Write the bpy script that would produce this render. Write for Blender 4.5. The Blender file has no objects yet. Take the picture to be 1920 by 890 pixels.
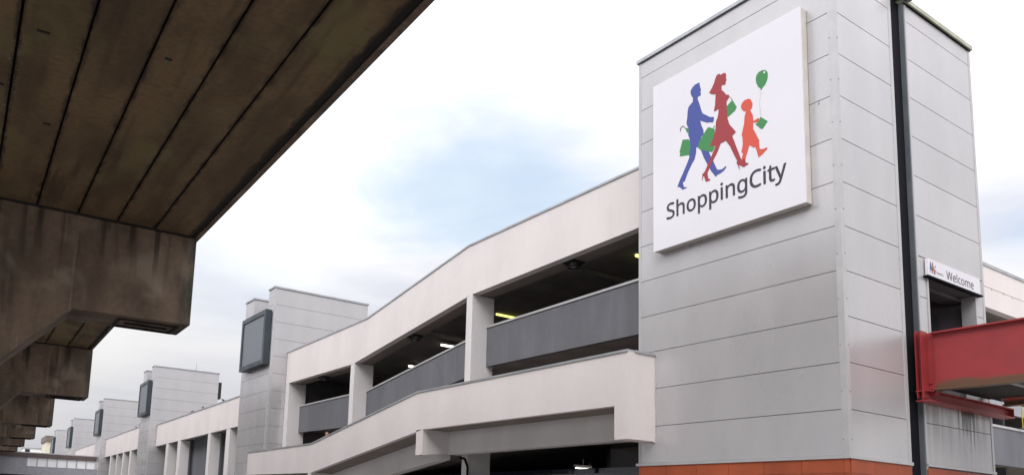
import bpy, math, random
from mathutils import Vector, Matrix, Euler
random.seed(4)
R = math.radians
SC = bpy.context.scene
COL = SC.collection

# ------------------------------------------------------------ camera
cam = bpy.data.cameras.new('camera'); camo = bpy.data.objects.new('camera', cam); COL.objects.link(camo)
cam.sensor_width = 36.0; cam.lens = 1477.37 / 1920 * 36; cam.sensor_fit = 'HORIZONTAL'
cam.shift_x = (960 - 825.69) / 1920; cam.shift_y = (751.08 - 445) / 1920
cam.clip_start = 0.05; cam.clip_end = 3000
CAMX = (0.835523,-0.548291,0.035765); CAMY = (-0.106269,-0.097390,0.989557); CAMF = (0.539081,0.830598,0.139638)
camo.matrix_world = Matrix(((CAMX[0], CAMY[0], -CAMF[0], 0), (CAMX[1], CAMY[1], -CAMF[1], 0), (CAMX[2], CAMY[2], -CAMF[2], 1.6), (0, 0, 0, 1)))
SC.camera = camo

# ------------------------------------------------------------ exposure
SC.view_settings.view_transform = 'Standard'; SC.view_settings.look = 'None'
SC.view_settings.exposure = 0.33; SC.view_settings.gamma = 1.0; SC.view_settings.use_curve_mapping = False

# ------------------------------------------------------------ sky: Nishita blue seen through bright broken cloud
SUN_EL, SUN_AZ = 38.0, 234.0      # azimuth clockwise from +Y
w = bpy.data.worlds.new('World'); SC.world = w; w.use_nodes = True
nt = w.node_tree; nt.nodes.clear()
def N(t, **k):
    n = nt.nodes.new(t)
    for a, b in k.items(): setattr(n, a, b)
    return n
L = lambda a, b: nt.links.new(a, b)
out = N('ShaderNodeOutputWorld')
sky = N('ShaderNodeTexSky', sky_type='NISHITA', sun_disc=False)
sky.sun_elevation = R(SUN_EL); sky.sun_rotation = R(SUN_AZ); sky.air_density = 1.0; sky.dust_density = 1.5
bg1 = N('ShaderNodeBackground'); bg1.inputs[1].default_value = 0.15; L(sky.outputs[0], bg1.inputs[0])
tc = N('ShaderNodeTexCoord')
mp = N('ShaderNodeMapping'); mp.inputs['Scale'].default_value = (1.0, 1.0, 2.6); L(tc.outputs['Generated'], mp.inputs[0])
no = N('ShaderNodeTexNoise'); no.inputs['Scale'].default_value = 3.6; no.inputs['Detail'].default_value = 8; no.inputs['Roughness'].default_value = 0.55; no.inputs['Distortion'].default_value = 0.4
L(mp.outputs[0], no.inputs['Vector'])
def M(op, a=None, b=None, clamp=False):
    n = N('ShaderNodeMath', operation=op); n.use_clamp = clamp
    for i, v in enumerate((a, b)):
        if v is None: continue
        if isinstance(v, (int, float)): n.inputs[i].default_value = v
        else: L(v, n.inputs[i])
    return n.outputs[0]
def gap(d, rad, soft):            # a thinner place in the cloud round a direction, ragged by the noise
    sq = N('ShaderNodeVectorMath', operation='MULTIPLY'); L(tc.outputs['Generated'], sq.inputs[0]); sq.inputs[1].default_value = (1, 1, 1.9)
    dp = N('ShaderNodeVectorMath', operation='DISTANCE'); L(sq.outputs[0], dp.inputs[0]); dp.inputs[1].default_value = (d[0], d[1], d[2] * 1.9)
    q = M('ADD', dp.outputs['Value'], M('MULTIPLY', M('SUBTRACT', no.outputs['Fac'], 0.5), -1.1 * rad * 2.6))
    mr = N('ShaderNodeMapRange', interpolation_type='SMOOTHSTEP'); L(q, mr.inputs[0])
    mr.inputs[1].default_value = rad - soft; mr.inputs[2].default_value = rad + soft; mr.inputs[3].default_value = 1.0; mr.inputs[4].default_value = 0.0
    return mr.outputs[0]
g1 = gap((0.495, 0.77, 0.395), 0.12, 0.10)
g2 = gap((0.568, 0.73, 0.375), 0.10, 0.08)
g3 = gap((0.905, 0.306, 0.298), 0.03, 0.05)
g4 = gap((0.30, 0.91, 0.285), 0.10, 0.12)
hole = M('MAXIMUM', M('MAXIMUM', g1, g2), M('MAXIMUM', g3, M('MULTIPLY', g4, 0.4)))
# bigger soft variation of cloud brightness
no2 = N('ShaderNodeTexNoise'); no2.inputs['Scale'].default_value = 2.7; no2.inputs['Detail'].default_value = 9; no2.inputs['Roughness'].default_value = 0.52; no2.inputs['Distortion'].default_value = 0.5
mp2 = N('ShaderNodeMapping'); mp2.inputs['Scale'].default_value = (1.0, 1.0, 3.2); mp2.inputs['Location'].default_value = (3.1, 1.7, 0.4)
L(tc.outputs['Generated'], mp2.inputs[0]); L(mp2.outputs[0], no2.inputs['Vector'])
cr = N('ShaderNodeValToRGB'); cr.color_ramp.elements[0].position = 0.36; cr.color_ramp.elements[1].position = 0.62
cr.color_ramp.elements[0].color = (0.80, 0.82, 0.91, 1); cr.color_ramp.elements[1].color = (1.1, 1.09, 1.09, 1)
L(no2.outputs['Fac'], cr.inputs[0])
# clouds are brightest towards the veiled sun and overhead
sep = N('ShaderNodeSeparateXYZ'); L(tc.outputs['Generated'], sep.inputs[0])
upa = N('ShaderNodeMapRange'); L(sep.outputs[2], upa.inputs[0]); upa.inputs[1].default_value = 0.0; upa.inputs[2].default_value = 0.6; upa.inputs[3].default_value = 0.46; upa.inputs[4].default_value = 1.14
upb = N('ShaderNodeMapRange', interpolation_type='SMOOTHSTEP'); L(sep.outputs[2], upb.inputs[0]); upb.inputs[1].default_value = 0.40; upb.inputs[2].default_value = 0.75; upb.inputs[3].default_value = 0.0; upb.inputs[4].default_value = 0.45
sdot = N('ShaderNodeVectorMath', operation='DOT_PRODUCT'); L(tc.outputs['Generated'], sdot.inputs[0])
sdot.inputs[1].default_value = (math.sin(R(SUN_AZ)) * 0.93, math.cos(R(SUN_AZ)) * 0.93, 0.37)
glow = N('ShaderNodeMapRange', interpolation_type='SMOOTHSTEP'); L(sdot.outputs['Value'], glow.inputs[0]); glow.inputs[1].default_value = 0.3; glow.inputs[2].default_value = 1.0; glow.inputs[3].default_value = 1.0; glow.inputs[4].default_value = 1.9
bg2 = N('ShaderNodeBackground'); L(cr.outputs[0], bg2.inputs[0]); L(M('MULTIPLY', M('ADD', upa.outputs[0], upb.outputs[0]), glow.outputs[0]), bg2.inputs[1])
bg3 = N('ShaderNodeBackground'); bg3.inputs[0].default_value = (0.52, 0.78, 1.0, 1); bg3.inputs[1].default_value = 0.74    # thin veil of cloud over blue
thin = N('ShaderNodeMixShader'); thin.inputs[0].default_value = 0.3; L(bg3.outputs[0], thin.inputs[1]); L(bg1.outputs[0], thin.inputs[2])
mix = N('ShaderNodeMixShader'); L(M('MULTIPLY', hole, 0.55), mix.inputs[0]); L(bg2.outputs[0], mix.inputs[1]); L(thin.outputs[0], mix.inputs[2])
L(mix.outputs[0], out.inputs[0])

# ------------------------------------------------------------ sun behind cloud
sl = bpy.data.lights.new('sun', 'SUN'); sl.energy = 0.75; sl.angle = R(24); sl.color = (1.0, 0.95, 0.89)
so = bpy.data.objects.new('sun', sl); COL.objects.link(so)
sd = Vector((math.sin(R(SUN_AZ)) * math.cos(R(SUN_EL)), math.cos(R(SUN_AZ)) * math.cos(R(SUN_EL)), math.sin(R(SUN_EL))))
so.rotation_euler = sd.to_track_quat('Z', 'Y').to_euler(); so.location = (0, -20, 60)

# ------------------------------------------------------------ materials
def material(name, base, rough=0.6, metal=0.0, var=0.0, scale=3.0, stretch=(1, 1, 1), bump=0.0, bscale=60.0, island=0.0,
             streak=None, streak_amt=0.0, streak_scale=(3, 3, 0.35), emit=None, spec=0.5, mottles=None):
    m = bpy.data.materials.new(name); m.use_nodes = True; t = m.node_tree; b = t.nodes['Principled BSDF']
    b.inputs['Roughness'].default_value = rough; b.inputs['Metallic'].default_value = metal; b.inputs['Specular IOR Level'].default_value = spec
    c = t.nodes.new('ShaderNodeTexCoord'); src = None
    def mixc(fac, a, bb, blend='MIX'):
        n = t.nodes.new('ShaderNodeMix'); n.data_type = 'RGBA'; n.blend_type = blend
        if isinstance(fac, float): n.inputs[0].default_value = fac
        else: t.links.new(fac, n.inputs[0])
        for i, v in ((6, a), (7, bb)):
            if isinstance(v, tuple): n.inputs[i].default_value = (*v, 1)
            else: t.links.new(v, n.inputs[i])
        return n.outputs[2]
    def noise(sc, st, det=6.0, lo=0.35, hi=0.65, dist=0.0):
        mm = t.nodes.new('ShaderNodeMapping'); mm.inputs['Scale'].default_value = st; t.links.new(c.outputs['Object'], mm.inputs[0])
        n = t.nodes.new('ShaderNodeTexNoise'); n.inputs['Scale'].default_value = sc; n.inputs['Detail'].default_value = det; n.inputs['Distortion'].default_value = dist
        t.links.new(mm.outputs[0], n.inputs['Vector'])
        r = t.nodes.new('ShaderNodeMapRange'); r.interpolation_type = 'SMOOTHSTEP'; t.links.new(n.outputs['Fac'], r.inputs[0]); r.inputs[1].default_value = lo; r.inputs[2].default_value = hi
        return r.outputs[0]
    col = tuple(base)
    if var:
        dk = tuple(v * (1 - var) for v in base); lt = tuple(min(1, v * (1 + var)) for v in base)
        col = mixc(noise(scale, stretch), dk, lt)
        fine = mixc(noise(scale * 9, (1, 1, 1), 4.0), tuple([1 - var * 0.5] * 3), (1.0, 1.0, 1.0))
        col = mixc(1.0, col, fine, 'MULTIPLY')
    if mottles: col = mixc(noise(mottles[1], (1, 1, 1), 8.0, mottles[2], mottles[3], 0.6), col, mottles[0])
    if streak: 
        n = noise(1.0, streak_scale, 7.0, 0.52, 0.75, 0.2)
        k = t.nodes.new('ShaderNodeMath'); k.operation = 'MULTIPLY'; t.links.new(n, k.inputs[0]); k.inputs[1].default_value = streak_amt
        col = mixc(k.outputs[0], col, streak)
    if island:
        g = t.nodes.new('ShaderNodeNewGeometry'); r = t.nodes.new('ShaderNodeMapRange'); t.links.new(g.outputs['Random Per Island'], r.inputs[0])
        r.inputs[3].default_value = 1 - island; r.inputs[4].default_value = 1 + island
        cc = t.nodes.new('ShaderNodeCombineColor'); [t.links.new(r.outputs[0], cc.inputs[i]) for i in range(3)]
        col = mixc(1.0, col, cc.outputs[0], 'MULTIPLY')
    if isinstance(col, tuple): b.inputs['Base Color'].default_value = (*col, 1)
    else: t.links.new(col, b.inputs['Base Color'])
    if bump:
        n = t.nodes.new('ShaderNodeTexNoise'); n.inputs['Scale'].default_value = bscale; n.inputs['Detail'].default_value = 6; t.links.new(c.outputs['Object'], n.inputs['Vector'])
        bp = t.nodes.new('ShaderNodeBump'); bp.inputs['Strength'].default_value = bump; bp.inputs['Distance'].default_value = 0.02
        t.links.new(n.outputs['Fac'], bp.inputs['Height']); t.links.new(bp.outputs[0], b.inputs['Normal'])
    if var and metal:
        rr = t.nodes.new('ShaderNodeMapRange'); t.links.new(noise(scale * 0.6, stretch, 3.0), rr.inputs[0]); rr.inputs[3].default_value = rough * 0.85; rr.inputs[4].default_value = rough * 1.15
        t.links.new(rr.outputs[0], b.inputs['Roughness'])
    if emit: b.inputs['Emission Color'].default_value = (*emit[0], 1); b.inputs['Emission Strength'].default_value = emit[1]
    return m
MT = dict(
    clad=material('silver_cladding', (0.50, 0.487, 0.495), 0.30, 0.40, var=0.035, scale=0.8, stretch=(1, 1, 0.5), island=0.03, bump=0.012, bscale=0.9),
    cladjoint=material('cladding_joint', (0.15, 0.15, 0.155), 0.7),
    trim=material('pale_trim', (0.47, 0.465, 0.465), 0.4, 0.3, var=0.04, scale=2.0),
    coping=material('coping_metal', (0.40, 0.41, 0.43), 0.45, 0.4, var=0.1, scale=1.2),
    copingy=material('weathered_coping', (0.42, 0.43, 0.33), 0.6, 0.2, var=0.12, scale=2.0),
    render=material('white_render', (0.655, 0.60, 0.59), 0.85, var=0.035, scale=0.5, stretch=(1, 1, 0.6), bump=0.25, bscale=45.0, streak=(0.52, 0.48, 0.46), streak_amt=0.16, streak_scale=(2.2, 2.2, 0.18)),
    renderg=material('grey_render', (0.128, 0.129, 0.143), 0.85, var=0.10, scale=0.7, stretch=(1, 1, 0.4), bump=0.25, bscale=45.0, streak=(0.17, 0.18, 0.19), streak_amt=0.35, streak_scale=(2.5, 2.5, 0.2)),
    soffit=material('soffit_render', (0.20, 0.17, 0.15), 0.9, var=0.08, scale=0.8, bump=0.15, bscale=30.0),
    colm=material('column_render', (0.62, 0.59, 0.585), 0.85, var=0.05, scale=0.7, stretch=(1, 1, 0.4), bump=0.2, bscale=45.0),
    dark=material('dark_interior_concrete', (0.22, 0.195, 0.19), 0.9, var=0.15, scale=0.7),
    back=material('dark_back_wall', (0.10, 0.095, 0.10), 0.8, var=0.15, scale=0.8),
    orange=material('terracotta_tile', (0.33, 0.066, 0.022), 0.6, var=0.08, scale=1.5, island=0.10, bump=0.1, bscale=40.0),
    black=material('black_rubber', (0.006, 0.006, 0.009), 0.8, spec=0.15),
    slate=material('slate_metal', (0.16, 0.175, 0.19), 0.4, 0.4, var=0.08, scale=1.5),
    red=material('red_painted_steel', (0.27, 0.026, 0.029), 0.5, var=0.10, scale=1.0, stretch=(1, 1, 1.4), bump=0.08, bscale=6.0, mottles=((0.20, 0.030, 0.028), 0.9, 0.55, 0.85)),
    board=material('white_sign_face', (0.70, 0.68, 0.72), 0.4, var=0.012, scale=0.4, spec=0.25),
    boardedge=material('sign_edge', (0.60, 0.55, 0.51), 0.5, var=0.06, scale=2.0),
    blue=material('vinyl_blue', (0.070, 0.092, 0.30), 0.5, spec=0.2), green=material('vinyl_green', (0.062, 0.235, 0.085), 0.5, spec=0.2),
    crimson=material('vinyl_crimson', (0.32, 0.052, 0.060), 0.5, spec=0.2), coral=material('vinyl_coral', (0.60, 0.095, 0.065), 0.5, spec=0.2),
    ink=material('vinyl_charcoal', (0.055, 0.052, 0.065), 0.5, spec=0.2), thread=material('vinyl_pale_grey', (0.55, 0.55, 0.58), 0.5),
    white=material('white_paint', (0.8, 0.8, 0.8), 0.5), boardframe=material('dark_sign_frame', (0.030, 0.040, 0.048), 0.4, 0.2, var=0.08, scale=2.0),
    mesh=material('blank_sign_face', (0.15, 0.162, 0.18), 0.5, var=0.07, scale=3.0, stretch=(1, 5, 0.3)),
    conc=material('weathered_concrete', (0.185, 0.132, 0.094), 0.9, var=0.28, scale=0.7, stretch=(1, 1, 0.6), bump=0.3, bscale=18.0, streak=(0.035, 0.024, 0.018), streak_amt=0.85, streak_scale=(1.7, 1.7, 0.32), mottles=((0.31, 0.25, 0.19), 0.7, 0.50, 0.74)),
    soff=material('viaduct_soffit_concrete', (0.20, 0.128, 0.066), 0.9, var=0.28, scale=0.9, stretch=(1, 0.35, 1), bump=0.3, bscale=14.0, mottles=((0.215, 0.175, 0.075), 0.45, 0.50, 0.74), streak=(0.06, 0.038, 0.022), streak_amt=0.6, streak_scale=(2.8, 0.22, 1)),
    concdark=material('stained_dark_concrete', (0.022, 0.018, 0.016), 0.9, var=0.2, scale=1.0),
    asphalt=material('asphalt', (0.13, 0.128, 0.125), 0.9, var=0.2, scale=0.6, bump=0.3, bscale=40.0),
    paving=material('paving', (0.40, 0.385, 0.36), 0.9, var=0.12, scale=0.7, bump=0.2, bscale=20.0),
    paint=material('road_paint', (0.75, 0.75, 0.73), 0.7, var=0.1, scale=4.0),
    tube=material('lit_tube', (0.9, 0.9, 0.8), 0.5, emit=((1.0, 0.97, 0.86), 2.2)),
    tubey=material('lit_tube_yellow', (0.9, 0.9, 0.5), 0.5, emit=((0.85, 0.86, 0.22), 1.6)),
    fixture=material('black_fixture', (0.02, 0.02, 0.022), 0.5, 0.3), glass=material('dark_glass', (0.015, 0.015, 0.03), 0.08, spec=0.6),
    cream=material('cream_render', (0.62, 0.57, 0.46), 0.85, var=0.05), roofm=material('brown_roof', (0.16, 0.13, 0.11), 0.8, var=0.2, scale=3.0),
    pane=material('pale_window', (0.85, 0.85, 0.87), 0.3), panel=material('lilac_grey_panel', (0.34, 0.34, 0.37), 0.4, 0.2, var=0.06), brown=material('brown_fascia', (0.10, 0.072, 0.068), 0.6, var=0.1),
    skin=material('skin', (0.52, 0.27, 0.20), 0.55), cloth=material('grey_shirt', (0.22, 0.20, 0.21), 0.85), trousers=material('dark_trousers', (0.03, 0.03, 0.04), 0.85), hair=material('dark_hair', (0.05, 0.035, 0.03), 0.7),
    yellow=material('yellow_paint', (0.40, 0.31, 0.04), 0.5), interior=material('lobby_wall', (0.16, 0.145, 0.16), 0.7, var=0.08), pigeon=material('pigeon_feather', (0.06, 0.06, 0.07), 0.7),
)
# cladding under the bridge: run-off stains of black algae down the panel (a mark with a shape of its own)
def stained():
    m = MT['clad'].copy(); m.name = 'stained_cladding'; t = m.node_tree; b = t.nodes['Principled BSDF']
    g = t.nodes.new('ShaderNodeNewGeometry'); s = t.nodes.new('ShaderNodeSeparateXYZ'); t.links.new(g.outputs['Position'], s.inputs[0])
    mm = t.nodes.new('ShaderNodeMapping'); mm.inputs['Scale'].default_value = (9, 9, 0.55); t.links.new(g.outputs['Position'], mm.inputs[0])
    n = t.nodes.new('ShaderNodeTexNoise'); n.inputs['Scale'].default_value = 1.0; n.inputs['Detail'].default_value = 8; t.links.new(mm.outputs[0], n.inputs['Vector'])
    def ma(op, a, bb):
        k = t.nodes.new('ShaderNodeMath'); k.operation = op
        for i, v in enumerate((a, bb)):
            if isinstance(v, float): k.inputs[i].default_value = v
            else: t.links.new(v, k.inputs[i])
        return k.outputs[0]
    d = ma('ABSOLUTE', ma('SUBTRACT', s.outputs[0], 21.15), 0.0)
    def mr(v, a, c, x, y):
        k = t.nodes.new('ShaderNodeMapRange'); k.interpolation_type = 'SMOOTHSTEP'; t.links.new(v, k.inputs[0]); k.inputs[1].default_value = a; k.inputs[2].default_value = c; k.inputs[3].default_value = x; k.inputs[4].default_value = y
        return k.outputs[0]
    band = mr(d, 0.05, 0.75, 1.0, 0.0); down = mr(s.outputs[2], 3.2, 4.5, 0.1, 1.0)
    f = mr(ma('ADD', n.outputs['Fac'], ma('MULTIPLY', ma('MULTIPLY', band, down), 0.42)), 0.66, 0.86, 0.0, 0.93)
    f2 = ma('MULTIPLY', mr(n.outputs['Fac'], 0.36, 0.66, 0.08, 0.5), mr(s.outputs[2], 2.9, 4.6, 0.15, 1.0))
    f = ma('MAXIMUM', f, f2)
    src = b.inputs['Base Color'].links[0].from_socket
    x = t.nodes.new('ShaderNodeMix'); x.data_type = 'RGBA'; t.links.new(f, x.inputs[0]); t.links.new(src, x.inputs[6]); x.inputs[7].default_value = (0.03, 0.03, 0.026, 1)
    t.links.new(x.outputs[2], b.inputs['Base Color']); return m
MT['stained'] = stained()
def mossy():      # red paint that carries a line of green-brown algae along the foot of the girder web
    m = MT['red'].copy(); m.name = 'mossy_red_steel'; t = m.node_tree; b = t.nodes['Principled BSDF']
    g = t.nodes.new('ShaderNodeNewGeometry'); s = t.nodes.new('ShaderNodeSeparateXYZ'); t.links.new(g.outputs['Position'], s.inputs[0])
    mm = t.nodes.new('ShaderNodeMapping'); mm.inputs['Scale'].default_value = (3, 1.6, 6); t.links.new(g.outputs['Position'], mm.inputs[0])
    n = t.nodes.new('ShaderNodeTexNoise'); n.inputs['Scale'].default_value = 1.0; n.inputs['Detail'].default_value = 9; t.links.new(mm.outputs[0], n.inputs['Vector'])
    a = t.nodes.new('ShaderNodeMath'); a.operation = 'MULTIPLY_ADD'; t.links.new(n.outputs['Fac'], a.inputs[0]); a.inputs[1].default_value = 0.30; t.links.new(s.outputs[2], a.inputs[2]); a.inputs[1].default_value = -0.32
    k = t.nodes.new('ShaderNodeMapRange'); k.interpolation_type = 'SMOOTHSTEP'; t.links.new(a.outputs[0], k.inputs[0]); k.inputs[1].default_value = 4.66; k.inputs[2].default_value = 4.80; k.inputs[3].default_value = 0.85; k.inputs[4].default_value = 0.0
    src = b.inputs['Base Color'].links[0].from_socket
    x = t.nodes.new('ShaderNodeMix'); x.data_type = 'RGBA'; t.links.new(k.outputs[0], x.inputs[0]); t.links.new(src, x.inputs[6]); x.inputs[7].default_value = (0.085, 0.062, 0.028, 1)
    t.links.new(x.outputs[2], b.inputs['Base Color']); return m
MT['mossy'] = mossy()

def add_stain(m, kind, off=0.0):
    t = m.node_tree; b = t.nodes['Principled BSDF']; c = t.nodes.new('ShaderNodeTexCoord'); s = t.nodes.new('ShaderNodeSeparateXYZ'); t.links.new(c.outputs['Object'], s.inputs[0])
    def ma(op, a, bb=0.0):
        k = t.nodes.new('ShaderNodeMath'); k.operation = op
        for i, v in enumerate((a, bb)):
            if isinstance(v, float): k.inputs[i].default_value = v
            else: t.links.new(v, k.inputs[i])
        return k.outputs[0]
    def ms(v, a, c_, x, y):
        k = t.nodes.new('ShaderNodeMapRange'); k.interpolation_type = 'SMOOTHSTEP'; t.links.new(v, k.inputs[0])
        for i, q in enumerate((a, c_, x, y)): k.inputs[i + 1].default_value = q
        return k.outputs[0]
    def nz(sc, det=8.0, dist=0.0):
        mm = t.nodes.new('ShaderNodeMapping'); mm.inputs['Scale'].default_value = sc; t.links.new(c.outputs['Object'], mm.inputs[0])
        n = t.nodes.new('ShaderNodeTexNoise'); n.inputs['Scale'].default_value = 1.0; n.inputs['Detail'].default_value = det; n.inputs['Distortion'].default_value = dist; t.links.new(mm.outputs[0], n.inputs['Vector']); return n.outputs['Fac']
    def over(f, col):
        src = b.inputs['Base Color'].links[0].from_socket
        x = t.nodes.new('ShaderNodeMix'); x.data_type = 'RGBA'; t.links.new(f, x.inputs[0]); t.links.new(src, x.inputs[6]); x.inputs[7].default_value = (*col, 1); t.links.new(x.outputs[2], b.inputs['Base Color'])
    if kind == 'beams':       # leaks darken the beam edges along each joint, with lime and algae beside some of them
        fr = ma('FRACT', ma('DIVIDE', ma('ADD', s.outputs[0], off), 1.03)); d = ma('MINIMUM', fr, ma('SUBTRACT', 1.0, fr))
        e = ma('ADD', d, ma('MULTIPLY', ma('SUBTRACT', nz((7.0, 2.2, 1.0), 9.0), 0.5), -0.22))
        over(ms(e, 0.0, 0.10, 0.85, 0.0), (0.022, 0.014, 0.012))
        over(ma('MULTIPLY', ms(nz((9.0, 26.0, 1.0), 6.0, 1.5), 0.56, 0.66, 0.0, 0.55), ma('MULTIPLY', ms(d, 0.03, 0.24, 1.0, 0.0), ms(nz((0.5, 0.35, 1.0), 3.0), 0.54, 0.62, 0.0, 1.0))), (0.42, 0.37, 0.24))
        over(ms(nz((22.0, 22.0, 22.0), 5.0), 0.60, 0.74, 0.0, 0.45), (0.05, 0.034, 0.02))
        over(ms(nz((1.4, 9.0, 1.0), 6.0), 0.58, 0.72, 0.0, 0.35), (0.075, 0.048, 0.028))
    else:                     # drips run down the crosshead from the beam joints, dark algae gathers at its free end
        dr = ma('MULTIPLY', ms(nz((2.6, 2.6, 0.22), 7.0), 0.50, 0.62, 0.0, 1.0), ms(s.outputs[2], 7.6, 9.4, 0.0, 0.85))
        over(dr, (0.035, 0.02, 0.016))
        en = ma('ADD', s.outputs[0], ma('MULTIPLY', ma('SUBTRACT', nz((3.0, 3.0, 1.2), 8.0), 0.5), 1.4))
        over(ms(en, 6.9, 7.5, 0.0, 0.75), (0.030, 0.040, 0.036))
        over(ms(nz((16.0, 16.0, 16.0), 5.0), 0.60, 0.72, 0.0, 0.4), (0.05, 0.038, 0.03))
        over(ms(nz((4.5, 4.5, 0.12), 5.0), 0.60, 0.70, 0.0, 0.30), (0.38, 0.33, 0.27))
MT['soff_near'] = MT['soff'].copy(); add_stain(MT['soff_near'], 'beams', 1.24 + 0.08); add_stain(MT['soff'], 'beams', 1.24 - 7.40)
add_stain(MT['conc'], 'crosshead')

# ------------------------------------------------------------ builders
class MB:
    def __init__(s): s.v = []; s.f = []
    def box(s, x0, x1, y0, y1, z0, z1):
        if x0 > x1: x0, x1 = x1, x0
        if y0 > y1: y0, y1 = y1, y0
        if z0 > z1: z0, z1 = z1, z0
        n = len(s.v); s.v += [(x0, y0, z0), (x1, y0, z0), (x1, y1, z0), (x0, y1, z0), (x0, y0, z1), (x1, y0, z1), (x1, y1, z1), (x0, y1, z1)]
        s.f += [tuple(n + i for i in q) for q in ((0, 3, 2, 1), (4, 5, 6, 7), (0, 1, 5, 4), (1, 2, 6, 5), (2, 3, 7, 6), (3, 0, 4, 7))]; return s
    def hexa(s, a, b):            # two quads (lists of four points) joined
        n = len(s.v); s.v += list(a) + list(b)
        s.f += [tuple(n + i for i in q) for q in ((0, 3, 2, 1), (4, 5, 6, 7), (0, 1, 5, 4), (1, 2, 6, 5), (2, 3, 7, 6), (3, 0, 4, 7))]; return s
    def run(s, x0, x1, prof):     # body along y whose top and bottom follow a profile [(y, zbottom, ztop), ...]
        n = len(s.v)
        for y, a, b in prof: s.v += [(x0, y, a), (x1, y, a), (x1, y, b), (x0, y, b)]
        k = len(prof)
        for i in range(k - 1):
            p = n + 4 * i
            for a, b in ((0, 1), (1, 2), (2, 3), (3, 0)): s.f.append((p + a, p + b, p + 4 + b, p + 4 + a))
        s.f.append((n, n + 3, n + 2, n + 1)); e = n + 4 * (k - 1); s.f.append((e, e + 1, e + 2, e + 3)); return s
    def poly(s, pts, y0, y1):     # outline in x,z extruded along y
        n = len(s.v); k = len(pts); s.v += [(x, y0, z) for x, z in pts] + [(x, y1, z) for x, z in pts]
        s.f.append(tuple(range(n, n + k))); s.f.append(tuple(range(n + 2 * k - 1, n + k - 1, -1)))
        for i in range(k): j = (i + 1) % k; s.f.append((n + i, n + k + i, n + k + j, n + j))
        return s
    def cyl(s, a, b, r0, r1=None, seg=14):
        r1 = r0 if r1 is None else r1; a = Vector(a); b = Vector(b); d = (b - a).normalized()
        u = d.orthogonal().normalized(); v = d.cross(u); n = len(s.v)
        for p, r in ((a, r0), (b, r1)):
            for i in range(seg): t = 2 * math.pi * i / seg; s.v.append(tuple(p + (u * math.cos(t) + v * math.sin(t)) * r))
        for i in range(seg): j = (i + 1) % seg; s.f.append((n + i, n + j, n + seg + j, n + seg + i))
        s.f.append(tuple(range(n + seg - 1, n - 1, -1))); s.f.append(tuple(range(n + seg, n + 2 * seg))); return s
    def tube(s, pts, r, seg=10):
        for a, b in zip(pts, pts[1:]): s.cyl(a, b, r, seg=seg)
        return s
    def build(s, name, m, parent=None, base=None, bevel=0.0):
        if base is None: base = BASE.get(parent.name, (0, 0, 0)) if parent else (0, 0, 0)
        me = bpy.data.meshes.new(name); me.from_pydata([(x - base[0], y - base[1], z - base[2]) for x, y, z in s.v], [], s.f)
        me.materials.append(m); me.validate()
        import bmesh
        bm = bmesh.new(); bm.from_mesh(me); bmesh.ops.recalc_face_normals(bm, faces=bm.faces); bm.to_mesh(me); bm.free()
        o = bpy.data.objects.new(name, me); COL.objects.link(o)
        if parent: o.parent = parent; BASE[o.name] = base
        else: o.location = base; BASE[o.name] = base
        if bevel:
            b = o.modifiers.new('b', 'BEVEL'); b.width = bevel; b.segments = 2; b.limit_method = 'ANGLE'
        return o
BASE = {}
class Frame:
    def __init__(s, o, deg): s.o = Vector((o[0], o[1], 0)); s.a = R(deg)
    def place(s, p): return s.o + Matrix.Rotation(s.a, 3, 'Z') @ Vector(p)
WORLD = Frame((0, 0), 0); FAR = Frame((15.87, 42.37), -1.92); VIA = Frame((6.15, 23.24), -1.92)
def tag(o, label=None, cat=None, group=None, kind=None):
    if label: o['label'] = label
    if cat: o['category'] = cat
    if group: o['group'] = group
    if kind: o['kind'] = kind
    return o
def thing(name, label, cat, base, group=None, frame=WORLD):     # Empty at the thing's base; its parts use the same frame's coordinates
    o = bpy.data.objects.new(name, None); COL.objects.link(o); o.empty_display_size = 0.3
    o.location = frame.place(base); o.rotation_euler = (0, 0, frame.a); BASE[o.name] = base
    return tag(o, label, cat, group)
def copy_thing(root, loc, rz, label):
    def cp(o, par):
        c = o.copy(); COL.objects.link(c)
        if par is not None: c.parent = par
        for ch in [k for k in ALL if k.parent == o]: cp(ch, c)
        return c
    ALL = list(COL.objects)
    r = cp(root, None); r.location = loc; r.rotation_euler = (0, 0, rz); r['label'] = label; return r

def outline(name, loops, m, parent, to3d, base=None, fat=0.0):    # flat filled outline (handles holes)
    cu = bpy.data.curves.new('tmp', 'CURVE'); cu.dimensions = '2D'; cu.fill_mode = 'BOTH'; cu.offset = fat
    for lp in loops:
        sp = cu.splines.new('POLY'); sp.points.add(len(lp) - 1); sp.use_cyclic_u = True
        for i, p in enumerate(lp): sp.points[i].co = (p[0], p[1], 0, 1)
    o = bpy.data.objects.new('tmp', cu); COL.objects.link(o)
    dg = bpy.context.evaluated_depsgraph_get(); me = bpy.data.meshes.new_from_object(o.evaluated_get(dg), depsgraph=dg)
    bpy.data.objects.remove(o); bpy.data.curves.remove(cu)
    base = base or BASE[parent.name]
    for v in me.vertices:
        q = to3d(v.co.x, v.co.y); v.co = (q[0] - base[0], q[1] - base[1], q[2] - base[2])
    me.materials.clear(); me.materials.append(m); me.name = name
    ob = bpy.data.objects.new(name, me); COL.objects.link(ob); ob.parent = parent; BASE[ob.name] = base; return ob

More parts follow.
